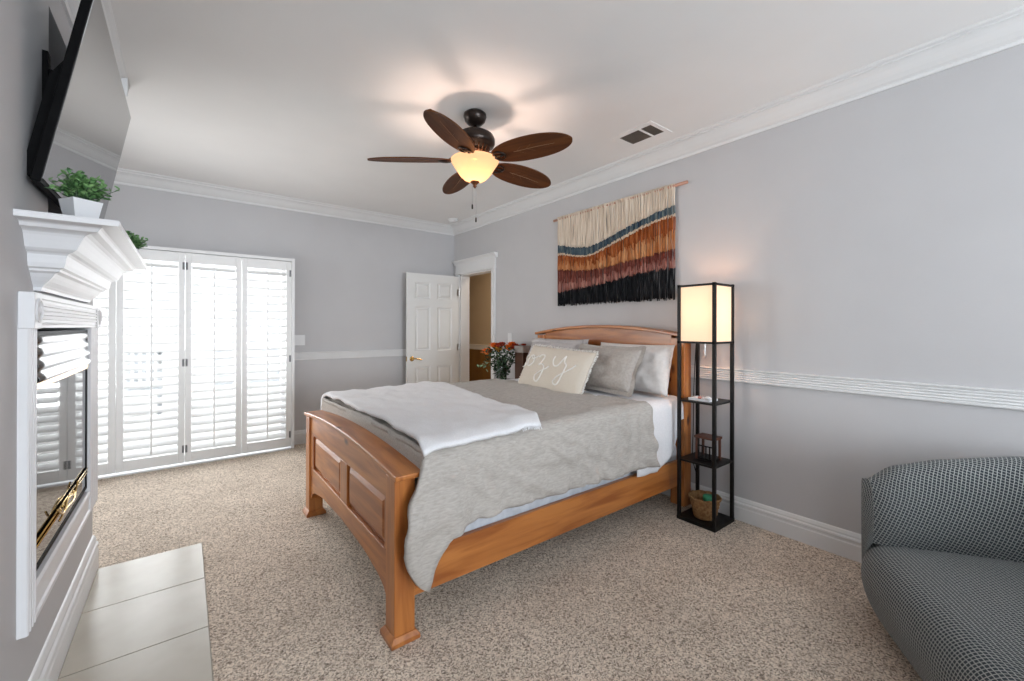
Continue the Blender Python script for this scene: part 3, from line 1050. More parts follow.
def planter(loc, rz, label):
    t = thing('potted_plant', loc, label, 'potted plant', 'small white pots of greenery on the mantel', rz, local=True)
    p = MB()
    p.taper(0, 0, 0, .066, .0285, .0285, .0385, .0385)
    p.f.pop(1)
    p.taper(0, 0, .012, .0662, .0255, .0255, .0345, .0345)
    p.f.pop(-5)
    p.add([(-.0385, -.0385, .066), (.0385, -.0385, .066), (.0385, .0385, .066), (-.0385, .0385, .066), (-.0345, -.0345, .0662), (.0345, -.0345, .0662), (.0345, .0345, .0662), (-.0345, .0345, .0662)],
          [(0, 1, 5, 4), (1, 2, 6, 5), (2, 3, 7, 6), (3, 0, 4, 7)])
    p.build('pot', M['pot'], t)
    p = MB(); p.box(-.033, .033, -.033, .033, .05, .058); p.build('soil', M['night'], t)
    st, lf = MB(), MB()
    rnd = random.Random(3)
    for k in range(78):
        a = rnd.uniform(0, 2 * PI); el = rnd.uniform(.35, 1.5)
        rr = rnd.uniform(.055, .095)
        base = Vector((rnd.uniform(-.02, .02), rnd.uniform(-.02, .02), .055))
        tip = base + Vector((math.cos(a) * math.cos(el) * rr, math.sin(a) * math.cos(el) * rr, math.sin(el) * rr * 1.0 + .012))
        mid = (base + tip) / 2 + Vector((0, 0, .008))
        st.tube(catmull([base, mid, tip], 3), .0009, 4)
        for q in range(8):
            f_ = .3 + .7 * q / 7
            c = base.lerp(tip, f_) + Vector((0, 0, .008 * math.sin(PI * f_)))
            dv = Vector((rnd.uniform(-1, 1), rnd.uniform(-1, 1), rnd.uniform(-.2, 1))).normalized()
            leaf_quad(lf, c, dv, (rnd.uniform(-.4, .4), rnd.uniform(-.4, .4), 1), rnd.uniform(.015, .022), rnd.uniform(.011, .016))
    st.build('stems', M['leaf_dark'], t)
    lf.build('foliage', M['leaf'], t)
    return t


pl = planter((-.268, 1.945, MZ), R(34), 'small leafy green plant in a white square pot at the near end of the mantel')
dup(pl, (-.235, 3.00, MZ), R(10), 'small leafy green plant at the far end of the mantel, only its tip showing')

# ------------------------------------------------------------------ ceiling fan
FX, FY = 1.507, 2.343
fan = thing('ceiling_fan', (FX, FY, ZC), 'dark five-blade ceiling fan with a lit glass bowl, hanging above the bed', 'ceiling fan')
C0 = (FX, FY, 0)
MB().lathe([(.060, ZC - .001), (.074, ZC - .012), (.076, ZC - .028), (.066, ZC - .058), (.046, ZC - .078), (.022, ZC - .086)], C0).build('canopy', M['bronze'], fan, smooth=True)
MB().lathe([(.013, ZC - .084), (.013, 2.600)], C0, 14).build('downrod', M['bronze'], fan, smooth=True)
MB().lathe([(.020, 2.618), (.045, 2.612), (.090, 2.600), (.122, 2.580), (.132, 2.556), (.132, 2.530), (.122, 2.512), (.098, 2.500), (.094, 2.488), (.060, 2.484)], C0).build('motor_housing', M['bronze'], fan, smooth=True)
fl = MB()
for k in range(20):
    a = 2 * PI * k / 20
    fl.tube([(FX + .098 * math.cos(a), FY + .098 * math.sin(a), 2.506), (FX + .084 * math.cos(a), FY + .084 * math.sin(a), 2.470), (FX + .064 * math.cos(a), FY + .064 * math.sin(a), 2.448)], .006, 6)
fl.lathe([(.070, 2.490), (.076, 2.470), (.060, 2.448), (.050, 2.440), (.062, 2.428), (.050, 2.414)], C0, 24)
fl.build('switch_housing', M['copper'], fan, smooth=True)


def blade_local(s, v, th):
    """s 0..1 from root to tip, v -1..1 across."""
    s = .5 - .5 * math.cos(PI * s)
    r = lerp(.160, .692, s)
    q_ = 2 * (.045 + .955 * s) - 1
    w = .106 * max(0.0, 1 - abs(q_) ** 2.2) ** .52
    x = r
    y = v * w
    z = th - .010 * s * s - .004 * v * v
    return (x, y, z)


BROT = [R(2.6 + 72 * k) for k in range(5)]


def blade_xf(p, a, z0=2.432, pitch=R(-12)):
    x, y, z = p
    y, z = y * math.cos(pitch) - z * math.sin(pitch), y * math.sin(pitch) + z * math.cos(pitch)
    return (FX + x * math.cos(a) - y * math.sin(a), FY + x * math.sin(a) + y * math.cos(a), z0 + z)


blade_obj = None
for a in BROT:
    # parts in the blade's own frame so that the grain follows each blade
    bo = MB()
    top, bot = [], []
    ns, nv = 28, 9
    bo.grid(lambda s, v: blade_local(s, v * 2 - 1, .004), ns, nv)
    o1 = len(bo.v)
    bo.grid(lambda s, v: blade_local(s, v * 2 - 1, -.004), ns, nv)
    for i in range(ns - 1):
        for j in (0, nv - 1):
            q = (i * nv + j, (i + 1) * nv + j, o1 + (i + 1) * nv + j, o1 + i * nv + j)
            bo.f.append(q)
    for j in range(nv - 1):
        for i in (0, ns - 1):
            bo.f.append((i * nv + j, i * nv + j + 1, o1 + i * nv + j + 1, o1 + i * nv + j))
    bl = bo.build('blade', M['blade'], smooth=False)
    bl.parent = fan
    mw = Matrix.Translation((0, 0, 2.418 - ZC)) @ Matrix.Rotation(a, 4, 'Z') @ Matrix.Rotation(R(-14), 4, 'X')
    bl.matrix_local = mw
    v_ = MB()
    v_.tube([(.30, 0, -.0062), (.45, 0, -.0085), (.58, .004, -.0125)], [.0016, .0018, .0008], 5)
    for q in range(4):
        for s in (-1, 1):
            x0 = .32 + q * .07
            v_.tube([(x0, 0, -.0062), (x0 + .05, s * .035, -.0085)], [.0006, .0003], 4)
    vv = v_.build('carved_vein', M['vein']); vv.parent = bl
    br = MB()
    br.tube([(.095, 0, .030), (.135, 0, .016), (.175, 0, -.004)], [.012, .010, .010], 8)
    for s in (-1, 1):
        br.tube(catmull([(.150, s * .006, -.006), (.172, s * .034, -.009), (.208, s * .036, -.010), (.232, s * .012, -.010), (.236, 0, -.010)], 5), .0055, 6)
    br.tube([(.17, 0, -.010), (.236, 0, -.010)], .006, 6)
    br.ball((.205, 0, -.012), .012, 8, 5, (1, 1, .5))
    bb = br.build('blade_bracket', M['bronze'], smooth=True); bb.parent = bl

bowl = MB()
bp_ = [(.152, 2.424), (.158, 2.420), (.156, 2.408), (.146, 2.394), (.132, 2.372), (.116, 2.346), (.096, 2.318), (.072, 2.296), (.044, 2.282), (.014, 2.277)]
bowl.lathe(bp_, C0, 40, cap=False)
bowl.build('light_bowl', M['bowl'], fan, smooth=True, solid=.004)
MB().lathe([(.010, 2.285), (.030, 2.281), (.030, 2.274), (.018, 2.266), (.010, 2.256), (.013, 2.250), (.008, 2.243), (.002, 2.236)], C0, 20).build('finial', M['copper'], fan, smooth=True)
for dx, dy, z1 in ((-.012, .012, 2.10), (.004, -.008, 2.012)):
    ch = MB(); ch.tube([(FX + dx, FY + dy, 2.275), (FX + dx, FY + dy, z1 + .03)], .0012, 5)
    co = ch.build('pull_chain', M['chrome'], fan)
    k = MB(); k.lathe([(.002, .032), (.005, .028), (.0055, .004), (.002, 0)], (FX + dx, FY + dy, z1), 10)
    k.build('pull_knob', M['bronze'], co, smooth=True)

# ------------------------------------------------------------------ bed
bed = thing('bed', (1.85, 2.475, 0), 'honey pine bed frame with arched panelled footboard, mattress and box spring', 'bed')
FXA, FXB = .686, .778                 # footboard post front and back
P1, P2 = (1.672, 1.770), (3.185, 3.285)   # post spans in y


def arch(y, z0, z1):
    t = (y - P1[0]) / (P2[1] - P1[0])
    return z0 + (z1 - z0) * (1 - (2 * t - 1) ** 2)


n = 26
y_ = [P1[1] + (P2[0] - P1[1]) * i / n for i in range(n + 1)]
# arched rails and stile
rt = MB()
AZ0, AZ1 = .686, .728
poly = [(y, arch(y, AZ0, AZ1)) for y in y_] + [(P2[0], .575), (P1[1], .575)]
rt.prism(poly, 'x', FXA + .012, FXB - .022)
fbo = rt.build('footboard', M['pine_y'], bed, bevel=.003)
for a, b in (P1, P2):
    fp = MB(); fp.box(FXA, FXB, a, b, .022, AZ0 + .002)
    fp.build('post', M['pine_z'], fbo, bevel=.004)
    ft = MB(); c = (a + b) / 2
    ft.taper((FXA + FXB) / 2, c, .0, .018, .064, .066, .064, .066)
    ft.taper((FXA + FXB) / 2, c, .018, .036, .064, .066, .050, .053)
    ft.build('foot_block', M['pine_z'], fbo, bevel=.002)
rb = MB()
poly = [(P1[1], .345), (P2[0], .345)] + [(y, interp([P1[1], P1[1] + .07, P1[1] + .3, 2.475, P2[0] - .3, P2[0] - .07, P2[0]], [.120, .185, .225, .240, .225, .185, .120], y)) for y in reversed(y_)]
rb.prism(poly, 'x', FXA + .012, FXB - .022)
rb.build('bottom_rail', M['pine_y'], fbo, bevel=.003)
CY = 2.425
for ya, yb in ((CY - .062, CY + .062), (P1[1], P1[1] + .045), (P2[0] - .075, P2[0])):
    ms = MB(); ms.box(FXA + .012, FXB - .022, ya, yb, .345, .575)
    ms.build('stile', M['pine_z'], fbo, bevel=.002)
for ya, yb in ((P1[1] + .045, CY - .062), (CY + .062, P2[0] - .075)):
    pn = MB()
    xa = FXA + .032
    pn.box(xa, FXB - .030, ya, yb, .345, .575)
    i = .036
    vs = [(xa, ya, .345), (xa, yb, .345), (xa, yb, .575), (xa, ya, .575), (FXA + .016, ya + i, .345 + i), (FXA + .016, yb - i, .345 + i), (FXA + .016, yb - i, .575 - i), (FXA + .016, ya + i, .575 - i)]
    pn.add(vs, [(0, 1, 5, 4), (1, 2, 6, 5), (2, 3, 7, 6), (3, 0, 4, 7), (4, 5, 6, 7)])
    pn.build('raised_panel', M['pine_y'], fbo)
cp = MB()
yy = [P1[0] - .030 + (P2[1] - P1[0] + .060) * i / 40 for i in range(41)]
up = [(y, arch(min(max(y, P1[0]), P2[1]), AZ0, AZ1) + .024) for y in yy]
lo_ = [(y, arch(min(max(y, P1[0]), P2[1]), AZ0, AZ1) + .001) for y in reversed(yy)]
cp.prism(up + lo_, 'x', FXA - .008, FXB + .027)
cp.build('top_cap', M['pine_y'], fbo, bevel=.006)
for y in (1.682, 3.242):
    sr = MB(); sr.box(FXB, 2.90, y, y + .028, .170, .352)
    sr.build('side_rail', M['pine_x'], bed, bevel=.003)
# headboard
HXA, HXB = 2.905, 3.000
def harch(y):
    t = (y - 1.672) / (3.310 - 1.672)
    return 1.250 + .072 * (1 - (2 * t - 1) ** 2)


hy_ = [1.785 + (3.205 - 1.785) * i / n for i in range(n + 1)]
hp_ = MB(); hp_.box(HXA + .040, HXB - .030, 1.785, 3.205, .40, 1.172); hbo = hp_.build('headboard', M['pine_y'], bed)
for a, b in ((1.672, 1.785), (3.205, 3.310)):
    hb = MB(); hb.box(HXA, HXB, a, b, .0, 1.245)
    hb.build('post', M['pine_z'], hbo, bevel=.004)
hp_ = MB()
hp_.prism([(y, harch(y) - .001) for y in hy_] + [(3.205, 1.17), (1.785, 1.17)], 'x', HXA + .016, HXB - .020)
hp_.build('top_rail', M['pine_y'], hbo, bevel=.003)
hp_ = MB(); hp_.box(HXA + .016, HXB - .020, 1.785, 3.205, .28, .42); hp_.build('bottom_rail', M['pine_y'], hbo)
cp = MB()
yy = [1.652 + (3.328 - 1.652) * i / 40 for i in range(41)]
cl_ = lambda y: min(max(y, 1.672), 3.310)
cp.prism([(y, harch(cl_(y)) + .022) for y in yy] + [(y, harch(cl_(y)) - .003) for y in reversed(yy)], 'x', HXA - .022, HXB + .012)
cp.build('top_cap', M['pine_y'], hbo, bevel=.006)
# box spring and mattress
bs = MB(); bs.box(.80, 2.895, 1.715, 3.238, .235, .46)
bs.build('box_spring', M['ticking'], bed, bevel=.03, segs=4)
mt_ = MB(); mt_.box(.815, 2.895, 1.705, 3.248, .465, .772)
mt_.build('mattress', M['ticking'], bed, bevel=.05, segs=5)

# ---- bed linen
YN_, YF_ = 1.632, 3.325


def cover_section(v, hem, x, near_y=YN_, far_y=YF_, top=.0, hemf=.42):
    """Cross-bed cover line. v 0..1 from the near hem over the top to the far hem. Returns (y, z, side)"""
    zt = lerp(.800, .830, sstep(.8, 2.3, x)) + top
    a, b = .26, .74
    rad = .075
    if v < a:
        t = v / a
        if t < .72:
            k = t / .72
            return near_y, lerp(hem, zt - rad, k), 1 - k
        k = (t - .72) / .28
        w = k * PI / 2
        return near_y + rad * (1 - math.cos(w)) , zt - rad + rad * math.sin(w), 0
    if v > b:
        t = (1 - v) / (1 - b)
        if t < .72:
            k = t / .72
            return far_y, lerp(hemf, zt - rad, k), 1 - k
        k = (t - .72) / .28
        w = k * PI / 2
        return far_y - rad * (1 - math.cos(w)), zt - rad + rad * math.sin(w), 0
    k = (v - a) / (b - a)
    return lerp(near_y + rad, far_y - rad, k), zt + .010 * math.sin(PI * k), 0


def comforter_pt(u, v):
    x = lerp(.802, 2.40, u)
    hem = interp([.80, .83, .86, .90, 1.0, 1.2, 1.6, 2.0, 2.30, 2.45], [.215, .29, .36, .410, .440, .445, .435, .425, .412, .39], x)
    y, z, side = cover_section(v, hem, x)
    # folds on the hanging side
    fold = side ** .7 * (.017 * math.sin(x * 15 + 1.5 * math.sin(x * 4) + z * 3) + .030 * nz(x * 6, z * 2.5, 3.1)) + .026 * nz(x * 7, z * 7, 1) + .026 * nz(x * 12 + z * 9, z * 12, 8) + .007 * nz(x * 30, z * 26, 3)
    fold += side * (.034 * math.exp(-((x - .95 - .10 * (z - .6)) / .040) ** 2) + .020 * math.exp(-((x - 1.12 - .3 * (z - .6)) / .05) ** 2) + .016 * math.exp(-((x - 1.9 + .5 * (z - .6)) / .06) ** 2))
    if v < .26:
        y -= abs(fold) * 1.1 + .012 * side
        if u < .12:      # flap at the foot corner, hanging out past the post
            k = (1 - u / .12) ** 1.5
            h = (z - hem) / max(.001, .76 - hem)
            x -= k * .105 * math.sin(PI * min(1, max(0, h)) ** .75)
            y -= k * .026 * sstep(.98, .7, h)
    elif v > .74:
        y += abs(fold)
    else:
        z += .012 * nz(x * 3.2, y * 3.2, 5) + .010 * nz(x * 9, y * 6, 2) + .007 * nz(x * 20, y * 12, 6) - .004
        # head edge runs on a gentle curve
        x += u * (.035 * math.sin(y * 3.0) - .06 * sstep(1.7, 2.3, y) + .03)
    if v < .26:
        x += u * (.03 + .05 * side)
    if u > .93 and .25 < v < .75:
        z -= .004
    return (x, y, z + .004)


cf = MB(); cf.grid(comforter_pt, 110, 120)
# foot end tucked down behind the footboard
def foot_pt(u, v):
    vv = lerp(.215, .785, v)
    x, y, z = comforter_pt(0, vv)
    return (lerp(.802, .800, u), y, lerp(z, .50, u))
cf.grid(foot_pt, 8, 60)
cfo = cf.build('comforter', M['comforter'], origin=(1.6, 2.475, .80), smooth=True, solid=.022, solid_off=-1)
tag(cfo, 'taupe woven comforter spread over the bed and hanging down its side', 'comforter')


def sheet_pt(u, v):
    x = lerp(2.30, 2.86, u)
    hem = interp([2.3, 2.45, 2.53, 2.62, 2.72, 2.80], [.36, .35, .345, .39, .43, .66], x)
    y, z, side = cover_section(v, hem, x, 1.652, 3.305, -.012)
    f_ = side * (.010 * math.sin(x * 22) + .012 * nz(x * 6, z * 2, 9))
    if v < .26: y -= abs(f_)
    elif v > .74: y += abs(f_)
    else: z += .006 * nz(x * 6, y * 5, 7)
    return (x, y, z)


sh = MB(); sh.grid(sheet_pt, 40, 100)
tag(sh.build('bed_sheet', M['sheet'], origin=(2.5, 2.475, .82), smooth=True, solid=.006),
    'white bed sheet turned back at the head of the bed, falling over the side', 'sheet')


def throw_pt(u, v):
    y = lerp(1.612, 3.42, v)
    xe = interp([1.60, 1.7, 1.82, 2.2, 2.6, 3.0, 3.40], [1.44, 1.49, 1.52, 1.53, 1.60, 1.68, 1.60], y)
    x0 = interp([1.6, 1.75, 2.2, 2.8, 3.4], [.792, .806, .812, .806, .800], y)
    x = lerp(x0, xe, u) + .012 * nz(y * 4, u * 3, 2)
    zt = lerp(.800, .830, sstep(.8, 2.3, x))
    k = (y - YN_) / (YF_ - YN_)
    z = zt + .010 * math.sin(PI * max(0, min(1, k))) + .030
    d = max(0.0, 1.722 - y); z -= min(.5, d * d * 2.6)
    d = max(0.0, y - 3.235)
    z -= d * d * 5.0 if d < .1 else .05 + (d - .1) * 2.6
    if d > .1: y = 3.335 + (d - .1) * .25
    e = max(0.0, .84 - x); z -= e * e * 3
    z += .008 + .012 * nz(x * 4, y * 4, 11) + .011 * nz(x * 10, y * 6, 4) + .004 * nz(x * 22, y * 18, 9) + .004 * sstep(.85, .98, u) * math.sin(y * 27)
    return (x, y, z + .004)


th = MB(); th.grid(throw_pt, 60, 90)
tho = th.build('throw_blanket', M['throw'], origin=(1.15, 2.475, .84), smooth=True, solid=.020, solid_off=-.6)
tag(tho, 'folded white throw blanket lying across the foot of the bed', 'blanket')
fr = MB()
rnd = random.Random(5)
for k in range(16):     # short fringe at the corner of the throw
    u = .80 + .19 * k / 15
    p = Vector(throw_pt(u, 0.0))
    fr.tube([p, p + Vector((rnd.uniform(-.004, .004), -.006, -.008)), p + Vector((rnd.uniform(-.006, .006), -.008, -.016))], .0026, 4)
fr.build('fringe', M['throw'], tho)


# ---- pillows
def pillow_z(u, v, th):
    e = max(0, (1 - abs(u) ** 2.6)) ** .5 * max(0, (1 - abs(v) ** 2.6)) ** .5
    return th * e ** .85


def pillow_mesh(a, b, th, flange=0.0, seed=0, wr=.006, sag=.05):
    mb = MB()
    N_ = 34

    def P(u, v, s):
        # corners pull outwards, sides draw in
        x = a * u * (1 - sag * (1 - v * v) * abs(u) ** 3)
        y = b * v * (1 - sag * (1 - u * u) * abs(v) ** 3)
        z = s * (pillow_z(u, v, th) + .0025)
        if abs(u) < .97 and abs(v) < .97:
            z += s * wr * (nz(u * 2.5, v * 2.5, seed) + .6 * nz(u * 6, v * 5, seed + 4)) * (1 - max(abs(u), abs(v)) ** 4)
        return (x, y, z)
    for s in (1, -1):
        mb.grid(lambda i, j: P(i * 2 - 1, j * 2 - 1, s), N_, N_)
    o2 = N_ * N_
    for i in range(N_ - 1):
        for j in (0, N_ - 1):
            mb.f.append((i * N_ + j, (i + 1) * N_ + j, o2 + (i + 1) * N_ + j, o2 + i * N_ + j))
            mb.f.append((j * N_ + i, j * N_ + i + 1, o2 + j * N_ + i + 1, o2 + j * N_ + i))
    if flange:
        def F(t, k, s):
            per = t * 4
            side = int(per) % 4
            f_ = per - int(per)
            w = f_ * 2 - 1
            ex = 1 + k * flange / a
            ey = 1 + k * flange / b
            if side == 0: u, v = w * ex, -ey
            elif side == 1: u, v = ex, w * ey
            elif side == 2: u, v = -w * ex, ey
            else: u, v = -ex, -w * ey
            uu, vv = max(-1, min(1, u)), max(-1, min(1, v))
            x = a * u * (1 - sag * (1 - vv * vv))
            y = b * v * (1 - sag * (1 - uu * uu))
            return (x, y, s * .003 + k * .008 * math.sin(t * 50 + seed))
        for s in (1, -1):
            mb.grid(lambda i, j: F(j, i, s), 4, 120)
    return mb


def place_pillow(o, centre, xdir, alpha, roll=0.0):
    """local x across, y up the pillow, leaning back by alpha towards the headboard."""
    X_ = Vector((xdir[0], xdir[1], 0)).normalized()
    back = Vector((0, 0, 1)).cross(X_)          # towards the headboard when X_ = -y
    if back.x < 0: back = -back
    Y_ = (back * math.sin(alpha) + Vector((0, 0, 1)) * math.cos(alpha)).normalized()
    Z_ = X_.cross(Y_)
    X_, Y_ = X_ * math.cos(roll) + Y_ * math.sin(roll), Y_ * math.cos(roll) - X_ * math.sin(roll)
    o.matrix_world = Matrix(((X_.x, Y_.x, Z_.x, centre[0]), (X_.y, Y_.y, Z_.y, centre[1]), (X_.z, Y_.z, Z_.z, centre[2]), (0, 0, 0, 1)))


o = pillow_mesh(.35, .185, .085, 0, 1, .018).build('bed_pillow', M['linen_pillow'], smooth=True)
place_pillow(o, (2.735, 2.015, 1.018), (-.04, -1), R(14))
tag(o, 'pale crumpled pillow standing at the headboard end nearest the shelf lamp', 'pillow')
o = pillow_mesh(.34, .185, .085, 0, 6, .014).build('bed_pillow', M['sham_grey'], smooth=True)
place_pillow(o, (2.78, 2.87, 1.035), (.02, -1), R(12))
tag(o, 'grey pillow against the headboard on the far side, its top corner showing', 'pillow')
o = pillow_mesh(.295, .165, .075, .030, 2, .012).build('pillow_sham', M['sham'], smooth=True)
place_pillow(o, (2.545, 2.125, 1.010), (-.02, -1), R(27))
tag(o, 'taupe flanged pillow leaning between the lettered cushion and the pale pillow', 'pillow')
o = pillow_mesh(.295, .165, .075, .030, 9, .012).build('pillow_sham', M['sham_grey'], smooth=True)
place_pillow(o, (2.61, 2.79, 1.030), (.03, -1), R(22))
tag(o, 'taupe flanged pillow directly behind the lettered cushion', 'pillow')

CA, CB, CT = .388, .195, .070
cz = pillow_mesh(CA, CB, CT, 0, 4, .006, .03).build('throw_pillow', M['cozy'], smooth=True)
place_pillow(cz, (2.365, 2.490, .972), (-.045, -1), R(27), R(-2.5))
tag(cz, 'natural linen lumbar cushion lettered cozy in white, in front of the pillows', 'cushion')
# lettering, traced on the cushion face in a unit square (0,0 bottom left .. 1,1 top right)
quad = [Vector((165, 190)), Vector((685, 245)), Vector((560, 600)), Vector((75, 510))]     # TL TR BR BL


def unquad(x, y):
    s, t = .5, .5
    for _ in range(40):
        p = (quad[0] * (1 - s) + quad[1] * s) * (1 - t) + (quad[3] * (1 - s) + quad[2] * s) * t
        e = Vector((x, y)) - p
        ds = (quad[1] - quad[0]) * (1 - t) + (quad[2] - quad[3]) * t
        dt = (quad[3] * (1 - s) + quad[2] * s) - (quad[0] * (1 - s) + quad[1] * s)
        det = ds.x * dt.y - ds.y * dt.x
        s += (e.x * dt.y - e.y * dt.x) / det
        t += (ds.x * e.y - ds.y * e.x) / det
    return s, t


strokes = [
    [(172, 285), (158, 278), (135, 290), (115, 325), (113, 355), (135, 364), (160, 352), (180, 335)],
    [(212, 283), (190, 298), (178, 330), (184, 358), (206, 360), (230, 338), (240, 305), (226, 282), (212, 284), (222, 306), (250, 304), (276, 288)],
    [(282, 298), (300, 280), (322, 284), (326, 304), (310, 332), (284, 358), (306, 350), (328, 364), (328, 395), (306, 445), (276, 476), (258, 466), (264, 436), (300, 408), (345, 388), (372, 368)],
    [(412, 292), (402, 325), (408, 358), (430, 364), (458, 340), (484, 300), (492, 288)],
    [(492, 288), (486, 330), (498, 356), (490, 385), (466, 440), (436, 488), (412, 492), (406, 472), (428, 446), (480, 412), (530, 380), (562, 350)],
]
lt = MB()
for st in strokes:
    pts = []
    for p in catmull([(x, y, 0) for x, y in st], 5):
        s, t = unquad(p.x, p.y)
        u, v = (s * 2 - 1) * 1.02 + .05, (1 - t * 2) * 1.02 - .07
        pts.append((CA * u, CB * v, pillow_z(u, v, CT) + .0045 + .006 * (nz(u * 2.5, v * 2.5, 4) + .6 * nz(u * 6, v * 5, 8)) * (1 - max(abs(u), abs(v)) ** 4)))
    lt.tube(pts, .0062, 6)
l_ = lt.build('lettering', M['white_yarn'], smooth=True); l_.parent = cz
l_['label'] = 'white cursive lettering reading cozy'
fg = MB()
rnd = random.Random(8)
nper = 210
for k in range(nper):
    t = k / nper * 4
    s = int(t); w = (t - s) * 2 - 1
    u, v = [(w, -1), (1, w), (-w, 1), (-1, -w)][s]
    x = CA * u * (1 - .03 * (1 - v * v)); y = CB * v * (1 - .03 * (1 - u * u))
    d = Vector([(0, -1, 0), (1, 0, 0), (0, 1, 0), (-1, 0, 0)][s])
    p = Vector((x, y, 0))
    fg.tube([p - d * .006, p + d * .008 + Vector((rnd.uniform(-.004, .004), rnd.uniform(-.004, .004), rnd.uniform(-.006, .006))), p + d * rnd.uniform(.014, .020) + Vector((0, 0, rnd.uniform(-.01, .01)))], [.0035, .0045, .0028], 5)
f_ = fg.build('fringe_trim', M['white_yarn'], smooth=True); f_.parent = cz

# ------------------------------------------------------------------ nightstand, flowers
ns = thing('nightstand', (2.76, 3.66, 0), 'dark wooden nightstand hidden behind the bed, holding the flowers', 'nightstand')
b = MB(); b.box(2.53, 3.00, 3.42, 3.90, .12, .70); b.build('body', M['night'], ns, bevel=.004)
b = MB(); b.box(2.51, 3.002, 3.40, 3.92, .70, .725); b.build('top', M['night'], ns, bevel=.005)
for z0 in (.16, .43):
    b = MB(); b.box(2.512, 2.532, 3.44, 3.88, z0, z0 + .24); d_ = b.build('drawer', M['night'], ns, bevel=.004)
    b = MB(); b.ball((2.503, 3.66, z0 + .12), .014); b.build('knob', M['brass'], d_, smooth=True)
for x in (2.55, 2.98):
    for y in (3.44, 3.88):
        b = MB(); b.box(x - .02, x + .02, y - .02, y + .02, 0, .12); b.build('leg', M['night'], ns)

VX, VY, VZ = 2.74, 3.71, .725
vs_ = thing('flower_vase', (VX, VY, VZ), 'clear glass vase of orange, red and yellow flowers on the nightstand', 'flowers')
b = MB()
b.lathe([(.045, 0), (.052, .01), (.056, .08), (.052, .16), (.050, .20)], (VX, VY, VZ), 24, cap=False)
b.lathe([(.002, .003), (.046, .004)], (VX, VY, VZ), 24, cap=False)
b.build('vase', M['vase_glass'], vs_, smooth=True, solid=.003)
rnd = random.Random(12)
heads = [(-.16, .05, .355, 'orange', .060), (-.035, .02, .385, 'yellow', .050), (.08, .0, .405, 'orange', .058), (.145, -.02, .415, 'red', .052), (-.09, .08, .425, 'orange', .050),
         (.0, .07, .435, 'red', .046), (.20, .0, .375, 'orange', .046), (-.03, -.04, .430, 'red', .046), (.11, .06, .435, 'orange', .050), (.24, -.03, .43, 'red', .034)]
st = MB(); lv = MB()
for dx, dy, z, c, r in heads:
    # dx spreads the bunch sideways, dy front to back
    r *= 1.35; z -= .03
    c3 = Vector((VX + .79 * dx + .61 * dy, VY - .61 * dx + .79 * dy, VZ + z))
    base = Vector((VX + rnd.uniform(-.025, .025), VY + rnd.uniform(-.025, .025), VZ + .02))
    st.tube(catmull([base, base.lerp(c3, .5) + Vector((0, 0, .03)), c3], 5), .003, 5)
    fl_ = MB()
    for ring, (nn, el, L_) in enumerate(((9, .15, 1.0), (8, .55, .95), (6, .95, .8), (4, 1.3, .6))):
        for q in range(nn):
            aa = 2 * PI * (q + ring * .4) / nn
            dv = (math.cos(aa) * math.cos(el), math.sin(aa) * math.cos(el), math.sin(el))
            leaf_quad(fl_, c3 - Vector((0, 0, r * .2)), dv, (0, 0, 1), r * L_ * 1.1, r * .75)
    fl_.ball(c3, r * .5, 10, 6, (1, 1, .8))
    fl_.build('bloom', M[c], vs_)
for k in range(640):
    a = rnd.uniform(0, 2 * PI); q = rnd.random() ** .5
    z = rnd.uniform(.06, .38)
    w = .07 + .14 * sstep(.08, .34, z)
    c3 = Vector((VX + math.cos(a) * w * q, VY + math.sin(a) * w * q, VZ + z))
    leaf_quad(lv, c3, (rnd.uniform(-1, 1), rnd.uniform(-1, 1), rnd.uniform(-.7, .9)), (rnd.uniform(-.5, .5), 0, 1), rnd.uniform(.03, .055), rnd.uniform(.016, .028))
for k in range(16):
    b0 = Vector((VX + rnd.uniform(-.03, .03), VY + rnd.uniform(-.03, .03), VZ + .015))
    st.tube([b0, Vector((VX + rnd.uniform(-.04, .04), VY + rnd.uniform(-.04, .04), VZ + .24))], .0028, 5)
st.build('stems', M['leaf_dark'], vs_)
lv.build('foliage', M['leaf_dark'], vs_)
pl_ = MB()
for k in range(9):
    c3 = Vector((VX - .16 + rnd.uniform(-.05, .05), VY + .13 + rnd.uniform(-.06, .06), VZ + .17 + rnd.uniform(-.03, .05)))
    leaf_quad(pl_, c3, (rnd.uniform(-.6, .6), rnd.uniform(-.2, 1), rnd.uniform(-.5, .4)), (0, 0, 1), .045, .034)
pl_.tube(catmull([(VX, VY + .03, VZ + .12), (VX - .07, VY + .07, VZ + .22), (VX - .17, VY + .14, VZ + .17)]), .002, 5)
pl_.build('eucalyptus_sprig', M['leaf_pale'], vs_)
gb = thing('storage_box', (2.87, 3.47, .725), 'small grey box on the nightstand between the flowers and the pillows', 'box')
b = MB(); b.box(2.79, 2.94, 3.405, 3.545, .725, 1.055); b.build('body', M['night'], gb, bevel=.006)
b = MB(); b.box(2.785, 2.945, 3.40, 3.55, 1.055, 1.125); b.build('lid', M['grey_box'], gb, bevel=.006)

